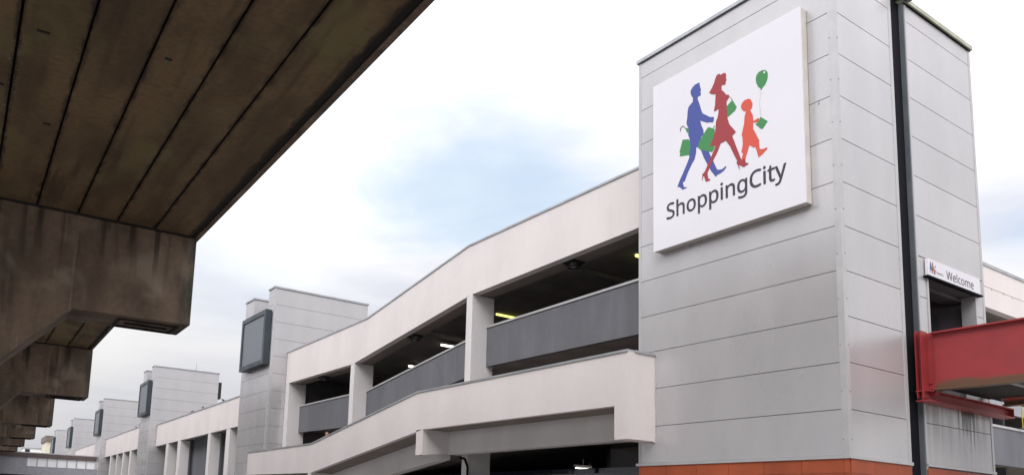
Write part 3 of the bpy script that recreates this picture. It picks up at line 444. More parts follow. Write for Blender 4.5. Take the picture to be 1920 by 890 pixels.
FT = {"ShoppingCity":[[[0.166,-0.007],[0.14,-0.006],[0.115,-0.004],[0.091,-0.001],[0.07,0.004],[0.051,0.009],[0.034,0.016],[0.034,0.074],[0.052,0.067],[0.072,0.06],[0.094,0.054],[0.119,0.05],[0.143,0.047],[0.169,0.046],[0.201,0.048],[0.228,0.055],[0.249,0.066],[0.265,0.082],[0.274,0.101],[0.277,0.123],[0.276,0.138],[0.272,0.151],[0.267,0.163],[0.258,0.173],[0.247,0.183],[0.232,0.192],[0.214,0.202],[0.191,0.212],[0.164,0.222],[0.126,0.238],[0.096,0.256],[0.072,0.276],[0.054,0.3],[0.044,0.329],[0.04,0.364],[0.042,0.388],[0.049,0.41],[0.06,0.429],[0.074,0.446],[0.092,0.46],[0.114,0.471],[0.138,0.48],[0.165,0.485],[0.193,0.486],[0.219,0.485],[0.243,0.483],[0.266,0.479],[0.287,0.473],[0.307,0.467],[0.326,0.459],[0.307,0.408],[0.29,0.414],[0.272,0.42],[0.253,0.426],[0.233,0.43],[0.213,0.432],[0.192,0.433],[0.165,0.431],[0.142,0.425],[0.124,0.414],[0.112,0.4],[0.104,0.383],[0.101,0.363],[0.103,0.348],[0.106,0.335],[0.111,0.323],[0.12,0.313],[0.131,0.303],[0.144,0.294],[0.161,0.285],[0.182,0.276],[0.206,0.267],[0.233,0.256],[0.257,0.245],[0.278,0.233],[0.296,0.221],[0.31,0.207],[0.322,0.191],[0.33,0.173],[0.335,0.152],[0.337,0.128],[0.332,0.089],[0.317,0.056],[0.291,0.029],[0.256,0.009],[0.215,-0.003]],[[0.426,0.0],[0.426,0.51],[0.485,0.51],[0.485,0.361],[0.485,0.343],[0.483,0.326],[0.482,0.31],[0.486,0.31],[0.499,0.327],[0.514,0.341],[0.533,0.352],[0.553,0.36],[0.575,0.364],[0.598,0.366],[0.638,0.363],[0.671,0.352],[0.696,0.335],[0.715,0.31],[0.726,0.276],[0.729,0.234],[0.729,0.0],[0.671,0.0],[0.671,0.23],[0.662,0.278],[0.635,0.307],[0.59,0.317],[0.554,0.313],[0.527,0.302],[0.507,0.283],[0.495,0.257],[0.487,0.225],[0.485,0.186],[0.485,0.0]],[[0.986,-0.007],[0.955,-0.004],[0.927,0.003],[0.901,0.015],[0.878,0.032],[0.858,0.053],[0.842,0.079],[0.83,0.109],[0.823,0.143],[0.821,0.181],[0.826,0.236],[0.841,0.282],[0.866,0.318],[0.899,0.345],[0.94,0.361],[0.988,0.367],[1.019,0.364],[1.048,0.357],[1.074,0.345],[1.097,0.328],[1.117,0.307],[1.133,0.282],[1.144,0.252],[1.151,0.218],[1.154,0.181],[1.149,0.126],[1.134,0.079],[1.108,0.042],[1.075,0.015],[1.034,-0.001]],[[0.987,0.042],[1.02,0.046],[1.047,0.059],[1.067,0.08],[1.081,0.107],[1.09,0.141],[1.093,0.181],[1.09,0.22],[1.081,0.253],[1.067,0.281],[1.047,0.301],[1.02,0.313],[0.987,0.317],[0.953,0.313],[0.927,0.301],[0.907,0.281],[0.893,0.253],[0.885,0.22],[0.882,0.181],[0.885,0.141],[0.893,0.107],[0.907,0.08],[0.927,0.059],[0.954,0.046]],[[1.247,-0.161],[1.247,0.36],[1.296,0.36],[1.304,0.311],[1.306,0.311],[1.318,0.326],[1.332,0.339],[1.349,0.351],[1.368,0.36],[1.391,0.365],[1.418,0.367],[1.46,0.362],[1.496,0.346],[1.526,0.32],[1.548,0.284],[1.562,0.238],[1.566,0.181],[1.562,0.124],[1.548,0.078],[1.526,0.041],[1.495,0.014],[1.46,-0.001],[1.418,-0.007],[1.392,-0.005],[1.369,0.0],[1.349,0.009],[1.332,0.02],[1.318,0.032],[1.306,0.046],[1.302,0.046],[1.303,0.037],[1.304,0.028],[1.305,0.017],[1.306,0.006],[1.306,-0.004],[1.306,-0.013],[1.306,-0.161]],[[1.409,0.042],[1.43,0.044],[1.448,0.05],[1.463,0.06],[1.476,0.074],[1.486,0.09],[1.495,0.11],[1.5,0.132],[1.504,0.155],[1.505,0.181],[1.502,0.22],[1.494,0.253],[1.481,0.28],[1.462,0.301],[1.438,0.313],[1.408,0.317],[1.375,0.314],[1.349,0.303],[1.33,0.286],[1.317,0.262],[1.309,0.231],[1.306,0.192],[1.306,0.181],[1.309,0.14],[1.316,0.106],[1.328,0.078],[1.347,0.058],[1.374,0.046]],[[1.66,-0.161],[1.66,0.36],[1.709,0.36],[1.717,0.311],[1.719,0.311],[1.731,0.326],[1.745,0.339],[1.762,0.351],[1.781,0.36],[1.804,0.365],[1.831,0.367],[1.873,0.362],[1.909,0.346],[1.939,0.32],[1.961,0.284],[1.975,0.238],[1.979,0.181],[1.975,0.124],[1.961,0.078],[1.939,0.041],[1.909,0.014],[1.873,-0.001],[1.831,-0.007],[1.805,-0.005],[1.782,0.0],[1.762,0.009],[1.745,0.02],[1.731,0.032],[1.719,0.046],[1.715,0.046],[1.716,0.037],[1.717,0.028],[1.718,0.017],[1.719,0.006],[1.719,-0.004],[1.719,-0.013],[1.719,-0.161]],[[1.822,0.042],[1.843,0.044],[1.861,0.05],[1.876,0.06],[1.889,0.074],[1.9,0.09],[1.908,0.11],[1.913,0.132],[1.917,0.155],[1.918,0.181],[1.915,0.22],[1.907,0.253],[1.894,0.28],[1.875,0.301],[1.851,0.313],[1.821,0.317],[1.788,0.314],[1.762,0.303],[1.743,0.286],[1.73,0.262],[1.723,0.231],[1.719,0.192],[1.719,0.181],[1.722,0.14],[1.729,0.106],[1.741,0.078],[1.76,0.058],[1.787,0.046]],[[2.103,0.42],[2.094,0.421],[2.086,0.424],[2.079,0.429],[2.073,0.436],[2.07,0.446],[2.069,0.457],[2.07,0.469],[2.073,0.479],[2.079,0.486],[2.086,0.491],[2.094,0.494],[2.103,0.495],[2.112,0.494],[2.12,0.491],[2.127,0.486],[2.133,0.479],[2.137,0.469],[2.138,0.457],[2.137,0.446],[2.133,0.436],[2.127,0.429],[2.12,0.424],[2.112,0.421]],[[2.073,0.0],[2.073,0.36],[2.132,0.36],[2.132,0.0]],[[2.246,0.0],[2.246,0.36],[2.294,0.36],[2.303,0.311],[2.306,0.311],[2.319,0.328],[2.335,0.342],[2.355,0.353],[2.376,0.361],[2.397,0.365],[2.42,0.367],[2.459,0.363],[2.492,0.353],[2.517,0.335],[2.535,0.31],[2.546,0.277],[2.55,0.234],[2.55,0.0],[2.492,0.0],[2.492,0.23],[2.483,0.278],[2.456,0.307],[2.411,0.317],[2.375,0.313],[2.348,0.302],[2.328,0.283],[2.316,0.258],[2.308,0.226],[2.306,0.187],[2.306,0.0]],[[2.799,-0.161],[2.75,-0.159],[2.706,-0.151],[2.67,-0.138],[2.67,-0.084],[2.708,-0.1],[2.752,-0.109],[2.803,-0.112],[2.831,-0.109],[2.856,-0.1],[2.875,-0.085],[2.89,-0.065],[2.899,-0.04],[2.902,-0.011],[2.902,0.003],[2.902,0.01],[2.902,0.017],[2.903,0.027],[2.903,0.036],[2.904,0.043],[2.904,0.048],[2.901,0.048],[2.873,0.017],[2.836,-0.001],[2.79,-0.007],[2.747,-0.001],[2.71,0.015],[2.681,0.042],[2.659,0.079],[2.646,0.125],[2.641,0.179],[2.646,0.233],[2.659,0.278],[2.681,0.316],[2.71,0.344],[2.746,0.361],[2.789,0.367],[2.812,0.365],[2.833,0.361],[2.853,0.353],[2.871,0.343],[2.888,0.329],[2.902,0.312],[2.905,0.312],[2.913,0.36],[2.96,0.36],[2.96,-0.006],[2.956,-0.053],[2.943,-0.092],[2.921,-0.122],[2.89,-0.144],[2.849,-0.157]],[[2.799,0.042],[2.832,0.045],[2.858,0.055],[2.878,0.071],[2.892,0.094],[2.9,0.126],[2.903,0.165],[2.903,0.179],[2.9,0.224],[2.891,0.259],[2.877,0.285],[2.857,0.303],[2.83,0.313],[2.797,0.317],[2.769,0.313],[2.746,0.301],[2.727,0.281],[2.714,0.254],[2.705,0.22],[2.702,0.179],[2.705,0.138],[2.713,0.104],[2.727,0.077],[2.746,0.057],[2.77,0.046]],[[3.279,-0.007],[3.233,-0.003],[3.192,0.007],[3.156,0.024],[3.127,0.046],[3.102,0.075],[3.083,0.109],[3.069,0.149],[3.061,0.192],[3.058,0.24],[3.061,0.287],[3.07,0.33],[3.085,0.368],[3.105,0.403],[3.132,0.431],[3.163,0.455],[3.2,0.472],[3.242,0.483],[3.289,0.486],[3.337,0.483],[3.381,0.474],[3.421,0.458],[3.397,0.407],[3.382,0.413],[3.365,0.42],[3.348,0.425],[3.329,0.43],[3.309,0.432],[3.288,0.433],[3.24,0.427],[3.2,0.41],[3.167,0.381],[3.142,0.343],[3.127,0.296],[3.122,0.24],[3.127,0.184],[3.141,0.137],[3.164,0.098],[3.196,0.069],[3.237,0.052],[3.287,0.046],[3.308,0.047],[3.328,0.049],[3.347,0.052],[3.366,0.056],[3.384,0.06],[3.402,0.065],[3.402,0.013],[3.384,0.007],[3.366,0.002],[3.347,-0.002],[3.327,-0.005],[3.304,-0.006]],[[3.529,0.42],[3.52,0.421],[3.512,0.424],[3.504,0.429],[3.499,0.436],[3.495,0.446],[3.494,0.457],[3.495,0.469],[3.499,0.479],[3.504,0.486],[3.512,0.491],[3.52,0.494],[3.529,0.495],[3.538,0.494],[3.546,0.491],[3.553,0.486],[3.559,0.479],[3.562,0.469],[3.563,0.457],[3.562,0.446],[3.559,0.436],[3.553,0.429],[3.546,0.424],[3.538,0.421]],[[3.499,0.0],[3.499,0.36],[3.558,0.36],[3.558,0.0]],[[3.782,-0.007],[3.764,-0.006],[3.747,-0.002],[3.73,0.003],[3.715,0.011],[3.703,0.022],[3.692,0.037],[3.684,0.055],[3.679,0.078],[3.677,0.105],[3.677,0.314],[3.626,0.314],[3.626,0.343],[3.678,0.366],[3.701,0.443],[3.736,0.443],[3.736,0.36],[3.84,0.36],[3.84,0.314],[3.736,0.314],[3.736,0.106],[3.738,0.086],[3.743,0.07],[3.752,0.057],[3.763,0.049],[3.777,0.043],[3.792,0.042],[3.802,0.042],[3.811,0.043],[3.82,0.044],[3.829,0.046],[3.836,0.047],[3.843,0.049],[3.843,0.004],[3.836,0.001],[3.827,-0.001],[3.816,-0.004],[3.804,-0.005],[3.793,-0.006]],[[3.914,-0.161],[3.904,-0.161],[3.894,-0.16],[3.886,-0.16],[3.878,-0.158],[3.871,-0.157],[3.865,-0.156],[3.865,-0.109],[3.87,-0.11],[3.876,-0.111],[3.883,-0.111],[3.89,-0.112],[3.897,-0.113],[3.905,-0.113],[3.924,-0.111],[3.94,-0.105],[3.954,-0.095],[3.966,-0.082],[3.976,-0.067],[3.985,-0.049],[4.003,-0.001],[3.858,0.36],[3.921,0.36],[3.999,0.155],[4.006,0.137],[4.012,0.12],[4.017,0.104],[4.022,0.088],[4.026,0.072],[4.03,0.057],[4.032,0.057],[4.035,0.069],[4.04,0.084],[4.045,0.101],[4.05,0.119],[4.057,0.137],[4.063,0.156],[4.136,0.36],[4.2,0.36],[4.045,-0.05],[4.031,-0.081],[4.015,-0.108],[3.996,-0.131],[3.974,-0.148],[3.946,-0.158]]],"Welcome":[[[0.135,0.0],[0.008,0.48],[0.071,0.48],[0.146,0.187],[0.151,0.166],[0.155,0.146],[0.16,0.127],[0.163,0.108],[0.166,0.09],[0.169,0.073],[0.171,0.091],[0.175,0.11],[0.179,0.13],[0.183,0.15],[0.188,0.17],[0.194,0.19],[0.279,0.48],[0.341,0.48],[0.429,0.188],[0.435,0.167],[0.44,0.147],[0.445,0.127],[0.449,0.107],[0.453,0.089],[0.455,0.073],[0.458,0.09],[0.461,0.108],[0.465,0.127],[0.469,0.146],[0.474,0.167],[0.479,0.187],[0.553,0.48],[0.616,0.48],[0.488,0.0],[0.427,0.0],[0.334,0.314],[0.33,0.327],[0.327,0.34],[0.323,0.353],[0.32,0.366],[0.317,0.377],[0.314,0.388],[0.312,0.397],[0.311,0.404],[0.31,0.409],[0.309,0.401],[0.306,0.389],[0.303,0.372],[0.298,0.352],[0.293,0.333],[0.287,0.312],[0.196,0.0]],[[0.835,-0.007],[0.802,-0.004],[0.772,0.003],[0.744,0.014],[0.72,0.03],[0.7,0.051],[0.683,0.076],[0.671,0.106],[0.664,0.14],[0.662,0.177],[0.664,0.215],[0.67,0.249],[0.681,0.279],[0.696,0.305],[0.715,0.326],[0.737,0.344],[0.762,0.357],[0.79,0.364],[0.821,0.367],[0.85,0.364],[0.877,0.358],[0.9,0.347],[0.921,0.331],[0.938,0.312],[0.951,0.29],[0.961,0.264],[0.967,0.235],[0.969,0.204],[0.969,0.169],[0.723,0.169],[0.727,0.131],[0.737,0.1],[0.754,0.076],[0.776,0.058],[0.804,0.047],[0.837,0.044],[0.859,0.044],[0.88,0.046],[0.898,0.05],[0.916,0.055],[0.934,0.061],[0.953,0.069],[0.953,0.017],[0.935,0.009],[0.917,0.004],[0.899,-0.001],[0.88,-0.004],[0.858,-0.006]],[[0.724,0.216],[0.907,0.216],[0.905,0.244],[0.898,0.269],[0.886,0.29],[0.869,0.306],[0.847,0.315],[0.82,0.318],[0.794,0.315],[0.772,0.306],[0.753,0.291],[0.739,0.271],[0.729,0.245]],[[1.06,0.0],[1.06,0.51],[1.12,0.51],[1.12,0.0]],[[1.378,-0.007],[1.347,-0.005],[1.319,0.002],[1.293,0.013],[1.27,0.028],[1.251,0.048],[1.235,0.073],[1.223,0.103],[1.216,0.138],[1.214,0.178],[1.216,0.22],[1.223,0.256],[1.236,0.286],[1.252,0.311],[1.272,0.332],[1.296,0.347],[1.322,0.358],[1.351,0.365],[1.382,0.367],[1.4,0.366],[1.418,0.364],[1.435,0.361],[1.451,0.357],[1.465,0.352],[1.477,0.347],[1.459,0.298],[1.447,0.302],[1.435,0.306],[1.421,0.31],[1.407,0.313],[1.394,0.314],[1.381,0.315],[1.322,0.3],[1.286,0.254],[1.275,0.179],[1.278,0.139],[1.286,0.105],[1.301,0.079],[1.321,0.06],[1.346,0.048],[1.377,0.044],[1.396,0.045],[1.414,0.047],[1.429,0.05],[1.444,0.055],[1.458,0.06],[1.471,0.065],[1.471,0.013],[1.458,0.007],[1.445,0.002],[1.431,-0.002],[1.415,-0.004],[1.398,-0.006]],[[1.701,-0.007],[1.671,-0.004],[1.642,0.003],[1.616,0.015],[1.593,0.032],[1.574,0.053],[1.557,0.079],[1.545,0.109],[1.538,0.143],[1.536,0.181],[1.541,0.236],[1.556,0.282],[1.581,0.318],[1.615,0.345],[1.655,0.361],[1.703,0.367],[1.735,0.364],[1.763,0.357],[1.789,0.345],[1.813,0.328],[1.832,0.307],[1.848,0.282],[1.86,0.252],[1.867,0.218],[1.869,0.181],[1.864,0.126],[1.849,0.079],[1.824,0.042],[1.79,0.015],[1.749,-0.001]],[[1.702,0.042],[1.736,0.046],[1.762,0.059],[1.782,0.08],[1.797,0.107],[1.805,0.141],[1.808,0.181],[1.805,0.22],[1.797,0.253],[1.782,0.281],[1.762,0.301],[1.735,0.313],[1.702,0.317],[1.668,0.313],[1.642,0.301],[1.622,0.281],[1.608,0.253],[1.6,0.22],[1.597,0.181],[1.6,0.141],[1.608,0.107],[1.622,0.08],[1.642,0.059],[1.669,0.046]],[[1.962,0.0],[1.962,0.36],[2.01,0.36],[2.019,0.311],[2.022,0.311],[2.035,0.328],[2.05,0.342],[2.067,0.353],[2.087,0.361],[2.107,0.365],[2.128,0.367],[2.178,0.36],[2.215,0.34],[2.238,0.306],[2.242,0.306],[2.255,0.325],[2.272,0.34],[2.291,0.352],[2.312,0.36],[2.334,0.365],[2.357,0.367],[2.395,0.363],[2.425,0.353],[2.449,0.335],[2.465,0.31],[2.475,0.277],[2.479,0.234],[2.479,0.0],[2.42,0.0],[2.42,0.232],[2.412,0.279],[2.388,0.308],[2.347,0.317],[2.316,0.314],[2.291,0.304],[2.272,0.287],[2.26,0.264],[2.252,0.234],[2.25,0.199],[2.25,0.0],[2.191,0.0],[2.191,0.232],[2.183,0.279],[2.159,0.308],[2.118,0.317],[2.085,0.313],[2.06,0.302],[2.042,0.283],[2.031,0.258],[2.024,0.226],[2.021,0.187],[2.021,0.0]],[[2.743,-0.007],[2.711,-0.004],[2.681,0.003],[2.653,0.014],[2.629,0.03],[2.608,0.051],[2.592,0.076],[2.58,0.106],[2.573,0.14],[2.57,0.177],[2.572,0.215],[2.579,0.249],[2.59,0.279],[2.605,0.305],[2.624,0.326],[2.646,0.344],[2.671,0.357],[2.699,0.364],[2.729,0.367],[2.759,0.364],[2.785,0.358],[2.809,0.347],[2.829,0.331],[2.846,0.312],[2.86,0.29],[2.87,0.264],[2.876,0.235],[2.878,0.204],[2.878,0.169],[2.631,0.169],[2.635,0.131],[2.646,0.1],[2.663,0.076],[2.685,0.058],[2.713,0.047],[2.746,0.044],[2.768,0.044],[2.788,0.046],[2.807,0.05],[2.825,0.055],[2.843,0.061],[2.862,0.069],[2.862,0.017],[2.843,0.009],[2.825,0.004],[2.807,-0.001],[2.788,-0.004],[2.767,-0.006]],[[2.633,0.216],[2.816,0.216],[2.814,0.244],[2.807,0.269],[2.795,0.29],[2.778,0.306],[2.756,0.315],[2.729,0.318],[2.702,0.315],[2.68,0.306],[2.662,0.291],[2.648,0.271],[2.638,0.245]]]}
def logo(parent, f, sc_ofs=1.0):
    outline('umbrella_handle', [LG['hook']], MT['ink'], parent, f(0.002 * sc_ofs))
    for i in (0, 4): outline('shopping_bag', [LG['bags'][i]], MT['green'], parent, f(0.002 * sc_ofs))
    outline('man_silhouette', [LG['man']], MT['blue'], parent, f(0.004 * sc_ofs))
    for i in (1, 2, 5, 6): outline('shopping_bag' if i < 3 else 'bag_strap', [LG['bags'][i]], MT['green'], parent, f(0.006 * sc_ofs))
    outline('woman_silhouette', [LG['woman']], MT['crimson'], parent, f(0.008 * sc_ofs))
    outline('child_silhouette', [LG['child']], MT['coral'], parent, f(0.006 * sc_ofs))
    outline('shopping_bag', [LG['bags'][3]], MT['green'], parent, f(0.0085 * sc_ofs))
    outline('balloon', [LG['ball']], MT['green'], parent, f(0.003 * sc_ofs))
    outline('balloon_highlight', [LG['hl']], MT['white'], parent, f(0.005 * sc_ofs))
    st = LG['string']; wd = 0.008; lp = [(a + wd, b) for a, b in st] + [(a - wd, b) for a, b in reversed(st)]
    outline('balloon_string', [lp], MT['thread'], parent, f(0.003 * sc_ofs))
logo(S, sgn)
k = 3.44 / 4.166; kv = 0.415 / 0.476
import bmesh
bmj = bmesh.new(); first = None
for n_, (du, dv) in enumerate(((0, 0), (0.0085, 0), (-0.0085, 0), (0, 0.0075), (0, -0.0075))):      # one mesh: a bolder cut of the letters
    q = outline('lettering', [[(0.46 + du + (x - 0.034) * k, 0.762 + dv + y * kv) for x, y in lp] for lp in FT['ShoppingCity']], MT['ink'], S, sgn(0.004 + 0.0004 * n_))
    bmj.from_mesh(q.data)
    if first is None: first = q
    else: bpy.data.objects.remove(q)
bmj.to_mesh(first.data); bmj.free()

# ============================================================ welcome sign above the doorway
WS = thing('welcome_sign', 'long white Welcome sign above the doorway onto the red bridge', 'sign', (20.7, Y0 - 0.06, 7.55))
MB().box(19.38, 22.03, Y0 - 0.085, Y0 - 0.02, 7.555, 7.98).build('sign_face', MT['board'], WS)
MB().box(19.30, 22.10, Y0 - 0.12, Y0 - 0.005, 7.515, 7.552).build('drip_rail', MT['black'], WS)
def wsf(off): return lambda u, v: (19.415 + (u - 0.55) * 0.118, Y0 - 0.085 - off, 7.60 + (v - 1.05) * 0.104)
logo(WS, wsf)
outline('lettering', [[(20.27 + x * 0.487, 7.64 + y * 0.43) for x, y in lp] for lp in FT['Welcome']], MT['ink'], WS, lambda a, b: (a, Y0 - 0.089, b))
outline('small_lettering', [[(19.78 + x * 0.08, 7.675 + y * 0.11) for x, y in lp] for lp in FT['ShoppingCity']], MT['ink'], WS, lambda a, b: (a, Y0 - 0.089, b))

# ============================================================ red footbridge
BX0, BX1 = 18.90, 22.35
B = thing('red_footbridge', 'red painted steel footbridge with mossy girder leading into the tower doorway', 'footbridge', (20.6, Y0 - 0.4, 4.4))
yF = -14.0
for nm, x in (('near', BX0), ('far', BX1)):
    m = MB(); m.box(x, x + 0.02, yF, 8.62, 4.75, 6.01)
    gd = m.build('girder_web', MT['mossy'], B)
    if nm == 'near': gd['label'] = 'near girder web with green algae along its foot'
    m = MB(); m.box(x - 0.11, x + 0.15, yF, 8.62, 6.01, 6.045); m.build('top_flange', MT['red'], B)
    m = MB(); m.box(x - 0.11, x + 0.15, yF, 8.62, 4.715, 4.75); m.build('bottom_flange', MT['mossy'], B)
y = 6.4
while y > yF:
    m = MB(); m.box(BX0 + 0.02, BX0 + 0.13, y, y + 0.015, 4.75, 6.01); m.build('stiffener', MT['red'], B); y -= 2.4
m = MB(); m.box(BX0 + 0.15, BX1 - 0.11, yF, 8.9, 4.90, 5.0); m.build('deck_plate', MT['concdark'], B)
y = 7.2
while y > yF:
    m = MB(); m.box(BX0 + 0.021, BX1 - 0.001, y, y + 0.12, 4.76, 4.90); m.build('floor_beam', MT['slate'], B); y -= 1.9
# end post and seat beam against the wall
m = MB(); m.box(18.60, 18.90, 8.74, 8.76, 4.54, 6.08); m.box(18.60, 18.90, 8.86, 8.88, 4.54, 6.08); m.box(18.74, 18.76, 8.76, 8.86, 4.54, 6.08)
m.build('end_post', MT['red'], B)
m = MB(); m.box(18.90, 18.96, 8.62, 8.88, 4.60, 6.05); m.box(18.88, 19.0, 8.60, 8.62, 4.62, 6.05); m.build('end_plate', MT['red'], B)
for z in (4.78, 4.9): MB().cyl((18.86, 8.70, z), (18.90, 8.70, z), 0.03).build('bolt', MT['red'], B)
m = MB(); m.box(18.62, 22.92, 8.62, 8.92, 4.685, 4.71); m.box(18.62, 22.92, 8.76, 8.78, 4.49, 4.685); m.box(18.62, 22.92, 8.62, 8.92, 4.46, 4.49); m.box(22.90, 22.92, 8.63, 8.755, 4.49, 4.685)
m.build('seat_beam', MT['red'], B)

# ============================================================ parking wing beside the tower
PX = 16.87
P = thing('parking_wing', 'white rendered multi-storey car park wing with sloping roofline and ramp', 'car park', (PX, 28.4, 0))
top = [(14.67, 11.93), (24.33, 11.88), (32.55, 10.55), (42.34, 10.36)]
bot = [(14.67, 10.13), (24.1, 9.9), (33.9, 8.56), (42.34, 8.57)]
def lerp(pr, y):
    for (a, p), (b, q) in zip(pr, pr[1:]):
        if a <= y <= b: return p + (q - p) * (y - a) / (b - a)
    return pr[0][1] if y < pr[0][0] else pr[-1][1]
ys = sorted(set([a for a, _ in top] + [a for a, _ in bot]))
MB().run(PX, PX + 0.3, [(y, lerp(bot, y), lerp(top, y)) for y in ys]).build('roof_parapet', MT['render'], P)
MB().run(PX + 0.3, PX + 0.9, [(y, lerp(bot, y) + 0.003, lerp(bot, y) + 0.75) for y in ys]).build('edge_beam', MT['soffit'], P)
MB().run(PX - 0.035, PX + 0.34, [(y, lerp(top, y) + 0.0, lerp(top, y) + 0.07) for y in [14.67, 24.33, 32.55, 42.34]]).build('coping', MT['coping'], P)
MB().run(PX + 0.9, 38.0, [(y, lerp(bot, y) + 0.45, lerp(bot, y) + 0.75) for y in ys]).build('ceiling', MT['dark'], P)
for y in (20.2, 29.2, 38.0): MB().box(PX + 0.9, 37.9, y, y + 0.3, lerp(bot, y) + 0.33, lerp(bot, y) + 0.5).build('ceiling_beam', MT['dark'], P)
for y0, y1, zt in ((24.0, 24.38, 9.95), (33.72, 34.12, 8.62)):
    m = MB(); m.box(PX, PX + 1.05, y0, y1, 0, lerp(bot, y0) - 0.002); m.build('column', MT['colm'], P, bevel=0.012)
MB().box(PX, PX + 1.05, 41.85, 42.34, 0, lerp(bot, 42.0) - 0.002).build('column', MT['colm'], P, bevel=0.012)
# grey balcony panels of the upper deck, each with its light capping
bays = ((14.67, 24.0, 7.12, 7.18, 8.80, 8.68), (24.38, 33.72, 7.02, 5.97, 8.50, 7.24), (34.12, 41.85, 5.66, 5.80, 7.27, 7.27))
for y0, y1, b0, b1, t0, t1 in bays:
    q = MB().run(17.6, 17.78, [(y0, b0, t0), (y1, b1, t1)]).build('balcony_panel', MT['renderg'], P)
    MB().run(17.56, 17.82, [(y0, t0, t0 + 0.075), (y1, t1, t1 + 0.075)]).build('capping', MT['trim'], q, base=BASE[P.name])
MB().run(17.78, 38.0, [(14.67, 7.25, 7.45), (24.2, 7.25, 7.45), (33.9, 6.05, 6.25), (42.3, 5.95, 6.15)]).build('upper_deck', MT['dark'], P)
# ramp parapet in front
RX = 14.87
rt = [(14.1, 5.88), (24.45, 5.90), (33.72, 4.50), (42.2, 4.46)]
rb = [(14.1, 4.50), (24.0, 4.53), (24.45, 4.47), (33.64, 3.19), (33.95, 3.19), (42.2, 3.26)]
ys = sorted(set([a for a, _ in rt] + [a for a, _ in rb]))
MB().run(RX, RX + 0.2, [(y, lerp(rb, y), lerp(rt, y)) for y in ys]).build('ramp_parapet', MT['render'], P)
MB().run(RX - 0.035, RX + 0.235, [(y, z, z + 0.06) for y, z in rt]).build('ramp_coping', MT['coping'], P)
m = MB(); m.box(RX + 0.2, 15.87, 14.1, 14.3, 4.7, 5.88); m.box(RX, 15.86, 14.1, 14.58, 3.62, 4.499); m.box(RX + 0.2, 15.86, 14.1, 14.58, 4.499, 4.699); m.build('ramp_end_wall', MT['render'], P)
MB().box(RX + 0.235, 15.92, 14.06, 14.34, 5.88, 5.94).build('end_coping', MT['coping'], P)
MB().box(15.83, 15.868, 14.09, 14.13, 3.60, 5.88).build('corner_bead', MT['boardedge'], P)
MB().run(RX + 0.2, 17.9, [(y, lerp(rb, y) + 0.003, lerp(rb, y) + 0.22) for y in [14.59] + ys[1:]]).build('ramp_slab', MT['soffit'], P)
for y0, y1, z in ((24.0, 24.45, 3.62), (33.64, 33.95, 2.25), (41.8, 42.2, 2.3)):
    m = MB(); m.box(RX, RX + 0.2, y0, y1, z, lerp(rb, y0) - 0.001); m.build('bracket_end', MT['render'], P)
    m = MB(); m.hexa([(RX + 0.2, y0, z + 0.02), (PX, y0, z + 0.18), (PX, y1, z + 0.18), (RX + 0.2, y1, z + 0.02)], [(RX + 0.2, y0, lerp(rb, y0) + 0.0), (PX, y0, lerp(rb, y0)), (PX, y1, lerp(rb, y1)), (RX + 0.2, y1, lerp(rb, y1))])
    m.build('ramp_bracket', MT['colm'], P)
m = MB(); m.run(15.98, 16.4, [(14.59, 3.74, 4.50), (23.99, 3.70, 4.53)]); m.build('ramp_beam', MT['colm'], P)
m = MB(); m.run(15.98, 16.4, [(24.46, 3.55, 4.46), (33.63, 2.35, 3.20)]); m.build('ramp_beam', MT['colm'], P)
m = MB(); m.run(15.98, 16.4, [(33.96, 2.35, 3.18), (41.79, 2.4, 3.25)]); m.build('ramp_beam', MT['colm'], P)
# dark lower storey
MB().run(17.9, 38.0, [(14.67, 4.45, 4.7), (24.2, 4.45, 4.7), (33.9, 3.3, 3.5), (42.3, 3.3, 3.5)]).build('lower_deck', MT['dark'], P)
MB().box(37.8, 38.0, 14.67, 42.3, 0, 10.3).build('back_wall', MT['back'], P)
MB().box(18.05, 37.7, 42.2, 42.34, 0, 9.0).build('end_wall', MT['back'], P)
m = MB(); m.box(19.4, 19.6, 14.7, 42.0, 0, 3.3); m.build('shopfront_glazing', MT['glass'], P)
m = MB()
for y in (15.0, 17.4, 19.8, 22.2, 26.5, 29.0, 31.5): m.box(19.34, 19.40, y, y + 0.08, 0, 3.3)
m.build('glazing_mullions', MT['fixture'], P)
MB().box(16.9, 17.1, 14.67, 23.98, 2.2, 2.93).build('low_panel', MT['renderg'], P)
MB().box(17.0, 17.12, 15.4, 15.9, 4.75, 5.8).build('meter_cabinet', MT['slate'], P)
dp = MB().tube([(16.5, 23.98, 3.62), (16.70, 23.93, 3.60), (16.80, 23.88, 3.3), (16.80, 23.88, 0.0)], 0.045)
dp.build('drain_pipe', MT['black'], P)

# ceiling lights of the car park
def tube_light(x, y, z, ln, m, label):
    t = thing('strip_light', label, 'strip light', (x, y, z), 'strip lights under the car park ceilings')
    MB().box(x, x + ln, y - 0.07, y + 0.07, z + 0.05, z + 0.12).build('light_housing', MT['white'], t)
    MB().cyl((x + 0.03, y, z), (x + ln - 0.03, y, z), 0.045 if z > 5 else 0.02).build('light_tube', m, t)
    MB().box(x + ln / 2 - 0.02, x + ln / 2 + 0.02, y - 0.02, y + 0.02, z + 0.12, z + 0.35).build('hanger', MT['slate'], t)
tube_light(19.66, 26.2, 10.02, 1.55, MT['tubey'], 'yellow strip light just right of the taller column')
tube_light(19.2, 17.9, 10.35, 1.3, MT['tubey'], 'yellow strip light half hidden behind the big tower')
tube_light(19.5, 30.2, 9.30, 1.3, MT['tube'], 'white strip light left of the taller column, the nearer of its bay')
tube_light(19.95, 33.84, 8.85, 1.3, MT['tube'], 'white strip light in the middle bay, the farther and lower one')
tube_light(17.95, 36.1, 5.70, 0.8, MT['tube'], 'short white strip light under the leftmost balcony panel')
